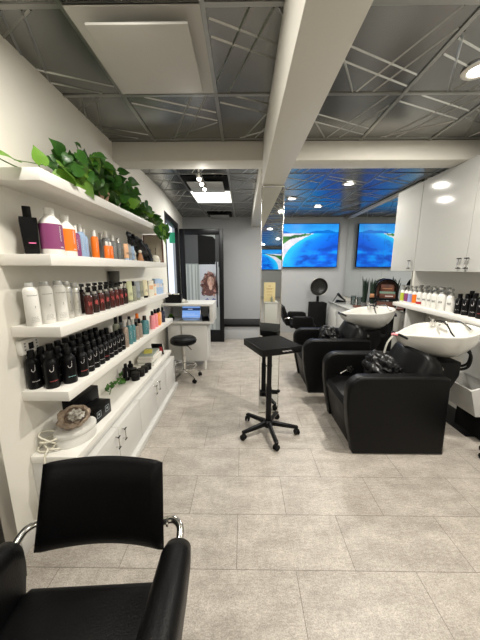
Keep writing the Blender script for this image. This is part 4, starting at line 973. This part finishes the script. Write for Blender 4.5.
for k, (x, y, h, r, kd) in enumerate([(2.18, 2.69, .20, .034, 'black'), (2.18, 2.60, .21, .036, 'black'), (2.18, 2.51, .225, .036, 'black'), (2.17, 2.41, .235, .042, 'black'), (2.25, 2.64, .235, .034, 'black'), (2.26, 2.52, .245, .034, 'black'), (2.18, 2.30, .23, .038, 'black')]):
    bottle('black', 'hair_product_bottle', 'black bottle on the right ledge, %s from the left in the %s row' % (ORD[k] if k < 4 else ORD[k - 4] if k < 6 else 'fifth', 'back' if k in (4, 5) else 'front'), 'bottle', 'black bottles on the right ledge', (x, y, 1.07), h, r, 'black', 'black', None, 'ink_red' if k == 3 else 'ink_white', seed=k)

# ------------------------------------------------------------------ styling counter on the mirror wall
t = thing('styling_counter', 'white counter with cabinet doors under the wall mirror', 'counter', (1.82, 4.20, 0))
obj('worktop', box(NB(), -.02, .517, -.01, 1.42, .82, .85, .003), M['gloss_white'], t)
obj('body', box(NB(), .02, .517, .0, 1.40, .06, .819, .002), M['cab_white'], t)
for k in range(3):
    dr = obj('door', box(NB(), -.001, .019, k * .467 + .002, k * .467 + .464, .07, .81, .003), M['cab_white'], t)
    bm = NB(); tube(bm, [(-.001, k * .467 + .42, .62), (-.025, k * .467 + .42, .625), (-.025, k * .467 + .42, .70), (-.001, k * .467 + .42, .705)], .005, 7); obj('handle', bm, M['pink'] if k == 5 else M['chrome'], dr)
obj('plinth', box(NB(), .05, .517, .0, 1.40, 0, .059), M['black_matte'], t)
t = thing('iron_holder', 'black hair dryer and iron holder at the far end of the styling counter', 'holder', (1.98, 5.40, .85), .4)
bm = NB(); prism(bm, [(-.10, 0), (.10, 0), (.12, .015), (-.06, .05)], 'y', -.05, .05, .006); obj('stand', bm, M['black'], t)
bm = NB(); tube(bm, [(.12, 0, .03), (.02, 0, .09), (-.08, 0, .17)], [.016, .02, .03], 10); tube(bm, [(-.08, 0, .17), (-.13, 0, .10), (-.20, .0, .02)], .009, 7, smooth=4); obj('dryer', bm, M['hood_glass'], t)
for k, (x, y, h, m, lb) in enumerate([(2.08, 5.02, .17, 'tumbler', 'clear glass tumbler left of two on the styling counter'), (2.12, 4.84, .16, 'tumbler', 'clear glass tumbler right of two on the styling counter')]):
    t = thing('glass_jar', lb, 'glass', (x, y, .85), 0, 'glass tumblers'); obj('jar', lathe(NB(), [(0, 0), (.04, 0), (.044, .01), (.044, h), (.040, h), (.040, .012), (0, .012)], 22), M[m], t)
    bm = NB()
    for i in range(5): a = i * 1.26; tube(bm, [(.015 * math.cos(a), .015 * math.sin(a), .014), (.03 * math.cos(a), .03 * math.sin(a), h * .8)], .003, 5)
    obj('comb', bm, M['steel'], t)
t = thing('tray', 'long dark brown tray holding the plants on the styling counter', 'tray', (2.08, 4.50, .85))
bm = NB(); box(bm, -.13, .2, -.22, .22, 0, .012, .004)
for a in ((-.13, -.12, -.22, .22), (.19, .2, -.22, .22), (-.12, .19, -.22, -.21), (-.12, .19, .21, .22)): box(bm, *a, .012, .03, .002)
obj('tray_body', bm, M['wood'], t)
def snake(loc, label, n, h, pr, ph, pm, seed):
    t = thing('snake_plant', label, 'potted plant', loc, 0, 'snake plants'); rr = random.Random(seed)
    obj('pot', lathe(NB(), [(0, 0), (pr * .85, 0), (pr, ph), (pr * .9, ph), (pr * .88, ph - .015), (0, ph - .015)], 20), M[pm], t)
    bm = NB()
    for i in range(n):
        a = i * 2.4; q = pr * .6 * (i / n) ** .5; lx, ly = rr.uniform(-.05, .05), rr.uniform(-.05, .05); hh = h * rr.uniform(.65, 1)
        P = [(q * math.cos(a) + lx * s * s, q * math.sin(a) + ly * s * s, ph - .02 + (hh - ph) * s) for s in (0, .3, .6, .85, 1)]
        tube(bm, P, [.014, .022, .024, .016, .002], 6, flat=.35)
    obj('leaves', bm, M['snake'], t)
M['snake'] = mat('snake plant leaf', (.012, .03, .014), .5, vary=(20, (.006, .014, .008)))
snake((2.10, 4.61, .8625), 'tall dark snake plant on the brown tray, left of the white pot', 18, .56, .05, .08, 'grey_pl', 2)
snake((2.15, 4.42, .8625), 'dark snake plant in a white pot on the brown tray', 18, .54, .052, .085, 'white_pl', 5)
DS = Vector((2.08, 3.95, 0)); dr_ = math.radians(-27)
t = thing('display_shelf', 'black arched display stand with reddish wood items at the near end of the styling counter', 'display stand', DS, dr_)
bm = NB(); box(bm, -.17, .19, -.10, .10, .84, .865, .003)
box(bm, -.10, -.085, -.09, .09, .865, 1.07, .003); box(bm, .15, .165, -.09, .09, .865, 1.07, .003); box(bm, -.19, .19, -.10, .10, 1.07, 1.10, .003)
obj('lower_frame', bm, M['black'], t)
bm = NB(); cx_ = .03
prism(bm, [(cx_ - .15, 1.10)] + arc(cx_, 1.225, .15, 180, 0, 18) + [(cx_ + .15, 1.10), (cx_ + .132, 1.10)] + arc(cx_, 1.225, .132, 0, 180, 18) + [(cx_ - .132, 1.10)], 'y', -.09, .09, 0); obj('arch', bm, M['black'], t)
bm = NB(); prism(bm, [(cx_ - .13, 1.102)] + arc(cx_, 1.225, .130, 180, 0, 18) + [(cx_ + .13, 1.102)], 'y', .07, .085); obj('back_panel', bm, M['wood'], t)
obj('column_legs', box(NB(), -.10, .16, -.07, .08, 0, .839, .004), M['black_matte'], t)
for k, (x, y, z, a, b_, c, m, lb) in enumerate([(.045, -.05, 1.1005, .10, .03, .06, 'wood', 'red brown carton in the arched display stand, lower centre'), (.04, -.04, 1.161, .10, .03, .030, 'teal_soft', 'pale green box in the arch of the display stand'), (.035, -.035, 1.1915, .085, .03, .10, 'wood', 'red brown box at the top of the arch'), (-.155, -.06, 1.1005, .03, .03, .05, 'tan', 'small tan wooden block on the left of the display stand'),
                                               (-.027, -.04, .8655, .054, .04, .18, 'wood', 'dark red carton in the lower bay of the display stand, left'), (.09, -.04, .8655, .056, .04, .18, 'wood', 'dark red carton in the lower bay of the display stand, right')]):
    M.setdefault('teal_soft', mat('pale green print', (.16, .30, .24), .5))
    pos = DS + Matrix.Rotation(dr_, 3, 'Z') @ Vector((x, y, z))
    tt = thing('product_carton', lb, 'box', pos, dr_, 'cartons in the display stand'); obj('carton', box(NB(), -a, a, -b_, b_, 0, c, .003), M[m], tt)
    bm = NB()
    if k == 0: box(bm, -.03, .07, -b_ - .001, -b_, .022, .034)
    else: box(bm, -a * .7, a * .7, -b_ - .001, -b_, c * .4, c * .5)
    obj('label', bm, M['ink_white'] if k == 0 else M['tan'], tt)

# ------------------------------------------------------------------ styling chair at the far station
t = thing('styling_chair', 'black and chrome styling chair at the far station, side-on before the mirror', 'chair', (1.08, 5.10, 0))
obj('seat', box(NB(), -.20, .28, -.25, .25, .42, .50, .03, seg=4), M['leather'], t)
bm = NB(); prism(bm, [(-.36, .82), (-.31, .83), (-.20, .55), (-.20, .46), (-.27, .47), (-.33, .62)], 'y', -.24, .24, .02, seg=3); obj('backrest', bm, M['leather'], t)
for y in (-.29, .29):
    a = obj('armrest', prism(NB(), [(-.16, .64), (-.13, .66), (.14, .655), (.20, .63), (.24, .42), (.20, .40), (-.12, .42), (-.17, .5)], 'y', y - .035, y + .035, .018, seg=3), M['leather'], t)
    bm = NB(); tube(bm, [(-.30, y * .8, .60), (-.26, y, .63), (-.15, y, .60)], .013, 8, smooth=3); obj('arm_tube', bm, M['chrome'], a)
bm = NB(); cyl(bm, .035, .03, .42); obj('column', bm, M['chrome'], t)
obj('base_plate', lathe(NB(), [(0, 0), (.30, 0), (.31, .008), (.29, .018), (.06, .035), (0, .035)], 40), M['chrome'], t)
bm = NB(); tube(bm, [(.22, -.10, .40), (.34, -.10, .20), (.40, -.10, .18)], .012, 8); tube(bm, [(.22, .10, .40), (.34, .10, .20), (.40, .10, .18)], .012, 8); box(bm, .38, .46, -.16, .16, .165, .19, .008); obj('footrest', bm, M['chrome'], t)

# hooded dryer on a black pedestal by the far wall
t = thing('hood_dryer', 'black round dryer head on a black box pedestal by the far wall', 'hair dryer', (1.645, 5.86, 0))
obj('pedestal', box(NB(), -.17, .17, -.13, .13, 0, .79, .006), M['black_matte'], t)
bm = NB(); cyl(bm, .03, .79, .93); cyl(bm, .07, .79, .80); obj('neck', bm, M['black'], t)
mh = Matrix.Translation((0, -.02, 1.13)) @ Matrix.Rotation(PI / 2, 4, 'X')
h = obj('hood', lathe(NB(), [(0, -.10), (.10, -.10), (.17, -.05), (.195, .02), (.19, .04), (.18, .02), (.155, -.03), (.09, -.07), (0, -.075)], 36, mtx=mh), M['hood_glass'], t)
bm = NB(); P = [mh @ Vector((.19 * math.cos(i * PI / 20), .19 * math.sin(i * PI / 20), .042)) for i in range(41)]; tube(bm, P, .005, 6); obj('rim', bm, M['steel'], h)
bm = NB()
for q, n in ((.055, 8), (.10, 14), (.14, 18)):
    for i in range(n): a = 2 * PI * i / n; ball(bm, mh @ Vector((q * math.cos(a), q * math.sin(a), -.045 + q * .2)), .008, sub=1)
obj('vent_stud', bm, M['steel'], h)

# counter with a sign behind the camera (seen in the mirror panel)
t = thing('side_cabinet', 'white side cabinet behind the camera, reflected in the mirror panel', 'cabinet', (.74, -1.9, 0))
obj('body', box(NB(), -.165, .165, -.2, .15, .06, .63, .003), M['cab_white'], t); obj('top', box(NB(), -.185, .185, -.21, .17, .63, .66, .004), M['cab_white'], t)
obj('plinth', box(NB(), -.15, .15, -.19, .13, 0, .059), M['black_matte'], t)
t = thing('sign_card', 'cream sign card standing on the side cabinet, reflected in the mirror panel', 'sign', (.70, -1.86, .6605))
obj('card', box(NB(), -.15, .15, -.01, .01, 0, .50, .003), M['sign'], t)
bm = NB(); box(bm, -.03, .03, .0101, .011, .40, .415)
for z, w in ((.34, .09), (.32, .06), (.25, .08), (.17, .06)): box(bm, -w, w, .0101, .011, z, z + .008)
obj('print', bm, M['tan'], t)
bm = NB(); tube(bm, [(.10, .03, .0), (.10, .03, .20)], .02, 8)
t2 = thing('pump_bottle', 'small olive bottle in front of the cream sign card', 'bottle', (.76, -1.80, .6605)); obj('body', lathe(NB(), [(0, 0), (.03, 0), (.03, .10), (.01, .13), (.01, .16), (0, .16)], 16), M['olive'], t2); bm.free()

# ------------------------------------------------------------------ near styling chair
t = thing('styling_chair', 'black leather styling chair in the foreground at the lower left, seen from above', 'chair', (-.51, .50, 0), math.radians(2))
# backrest: slightly curved padded panel leaning away
b = bmesh.new(); nx, nz_ = 20, 12; F_, B_ = [], []
for j in range(nz_ + 1):
    v = j / nz_; f, k_ = [], []
    for i in range(nx + 1):
        u = -1 + 2 * i / nx; w = .235 + .0 * v
        cr = 1 - (abs(u) ** 10) * .06
        z = .49 + v * .33; x = u * ((.250 - .045 * v) if u < 0 else .228)
        cv = .035 * u * u; ly = .335 + .05 * v - cv
        e = min(1, (1 - abs(u)) * 9) ** .5 * min(1, v * 7 + .05) ** .5 * min(1, (1 - v) * 7 + .05) ** .5
        f.append(b.verts.new((x, ly - .026 * e, z))); k_.append(b.verts.new((x, ly + .026 * e, z)))
    F_.append(f); B_.append(k_)
for j in range(nz_):
    for i in range(nx): b.faces.new((F_[j][i], F_[j][i + 1], F_[j + 1][i + 1], F_[j + 1][i])); b.faces.new((B_[j][i + 1], B_[j][i], B_[j + 1][i], B_[j + 1][i + 1]))
bmesh.ops.remove_doubles(b, verts=b.verts[:], dist=.004)
bo = [e for e in b.edges if e.is_boundary]
if bo: bmesh.ops.bridge_loops(b, edges=bo) if False else bmesh.ops.holes_fill(b, edges=bo, sides=0)
bmesh.ops.recalc_face_normals(b, faces=b.faces[:])
obj('backrest', b, M['leather'], t, ang=60)
# seat: rounded slab with side flanks
obj('seat', prism(NB(), [(-.245, -.33), (.235, -.33), (.225, .235), (.20, .255), (-.225, .245), (-.245, .22)], 'z', .33, .425, .028, seg=4), M['leather'], t)
for s in (-1, 1):
    # padded armrest: tapered rounded loft, outward leaning, with a panel down to the seat
    b = bmesh.new(); secs = []
    for yy, wt, zt, xo in ((.275, .030, .555, .0), (.262, .044, .590, .0), (.22, .050, .612, .0), (.08, .052, .628, .0), (-.10, .053, .632, -.004), (-.30, .052, .625, -.01), (-.36, .040, .60, -.012)):
        q0 = .292 + xo; zb = .37 if yy < .23 else min(.40 + (yy - .2) * 1.2, zt - .135); ring_ = []
        for a in range(0, 181, 20): ring_.append((s * (q0 + wt * math.cos(math.radians(a))), zt - wt * .9 + wt * .9 * math.sin(math.radians(a))))
        ring_ += [(s * (q0 - wt * 1.02), zt - .09), (s * (.236 if yy < .23 else q0 - wt), zb + .03), (s * (.236 if yy < .23 else q0 - wt * .9), zb), (s * (q0 + wt * .6), zb), (s * (q0 + wt * .95), zt - .10)]
        secs.append([b.verts.new((x, yy, z)) for x, z in ring_])
    for A, B in zip(secs, secs[1:]):
        n = len(A)
        for i in range(n): b.faces.new((A[i], A[(i + 1) % n], B[(i + 1) % n], B[i]))
    b.faces.new(secs[0]); b.faces.new(secs[-1][::-1]); bmesh.ops.recalc_face_normals(b, faces=b.faces[:])
    a = obj('armrest', b, M['leather'], t, ang=55)
    bm = NB(); tube(bm, [(s * .215, .350, .56), (s * .255, .352, .567), (s * .285, .325, .563), (s * .292, .28, .55), (s * .292, .24, .54)], .014, 10, smooth=6); lathe(bm, [(0, 0), (.018, 0), (.018, .008), (0, .01)], 14, mtx=Matrix.Translation((s * .23, .350, .56)) @ Matrix.Rotation(s * PI / 2, 4, 'Y'))
    obj('arm_tube', bm, M['chrome'], t)
bm = NB(); cyl(bm, .036, .03, .33); obj('column', bm, M['chrome'], t)
obj('base_plate', lathe(NB(), [(0, 0), (.29, 0), (.30, .008), (.28, .02), (.06, .035), (0, .035)], 40), M['chrome'], t)

# ------------------------------------------------------------------ light, world, camera
w = bpy.data.worlds.new('overcast street'); bpy.context.scene.world = w; w.use_nodes = True
w.node_tree.nodes['Background'].inputs[0].default_value = (.84, .90, 1, 1); w.node_tree.nodes['Background'].inputs[1].default_value = 1.3
cam = bpy.data.cameras.new('camera'); co = bpy.data.objects.new('camera', cam); C.objects.link(co)
cam.sensor_fit = 'HORIZONTAL'; cam.sensor_width = 36; cam.lens = 36 * 266 / 480; cam.clip_start = .02
co.location = (0, 0, 1.52); co.rotation_euler = (PI / 2 - math.atan(51.5 / 266), 0, math.atan(3 / 266))
sc = bpy.context.scene; sc.camera = co
sc.view_settings.view_transform = 'Standard'; sc.view_settings.look = 'None'; sc.view_settings.gamma = 1; sc.view_settings.use_curve_mapping = False
sc.view_settings.exposure = -0.05
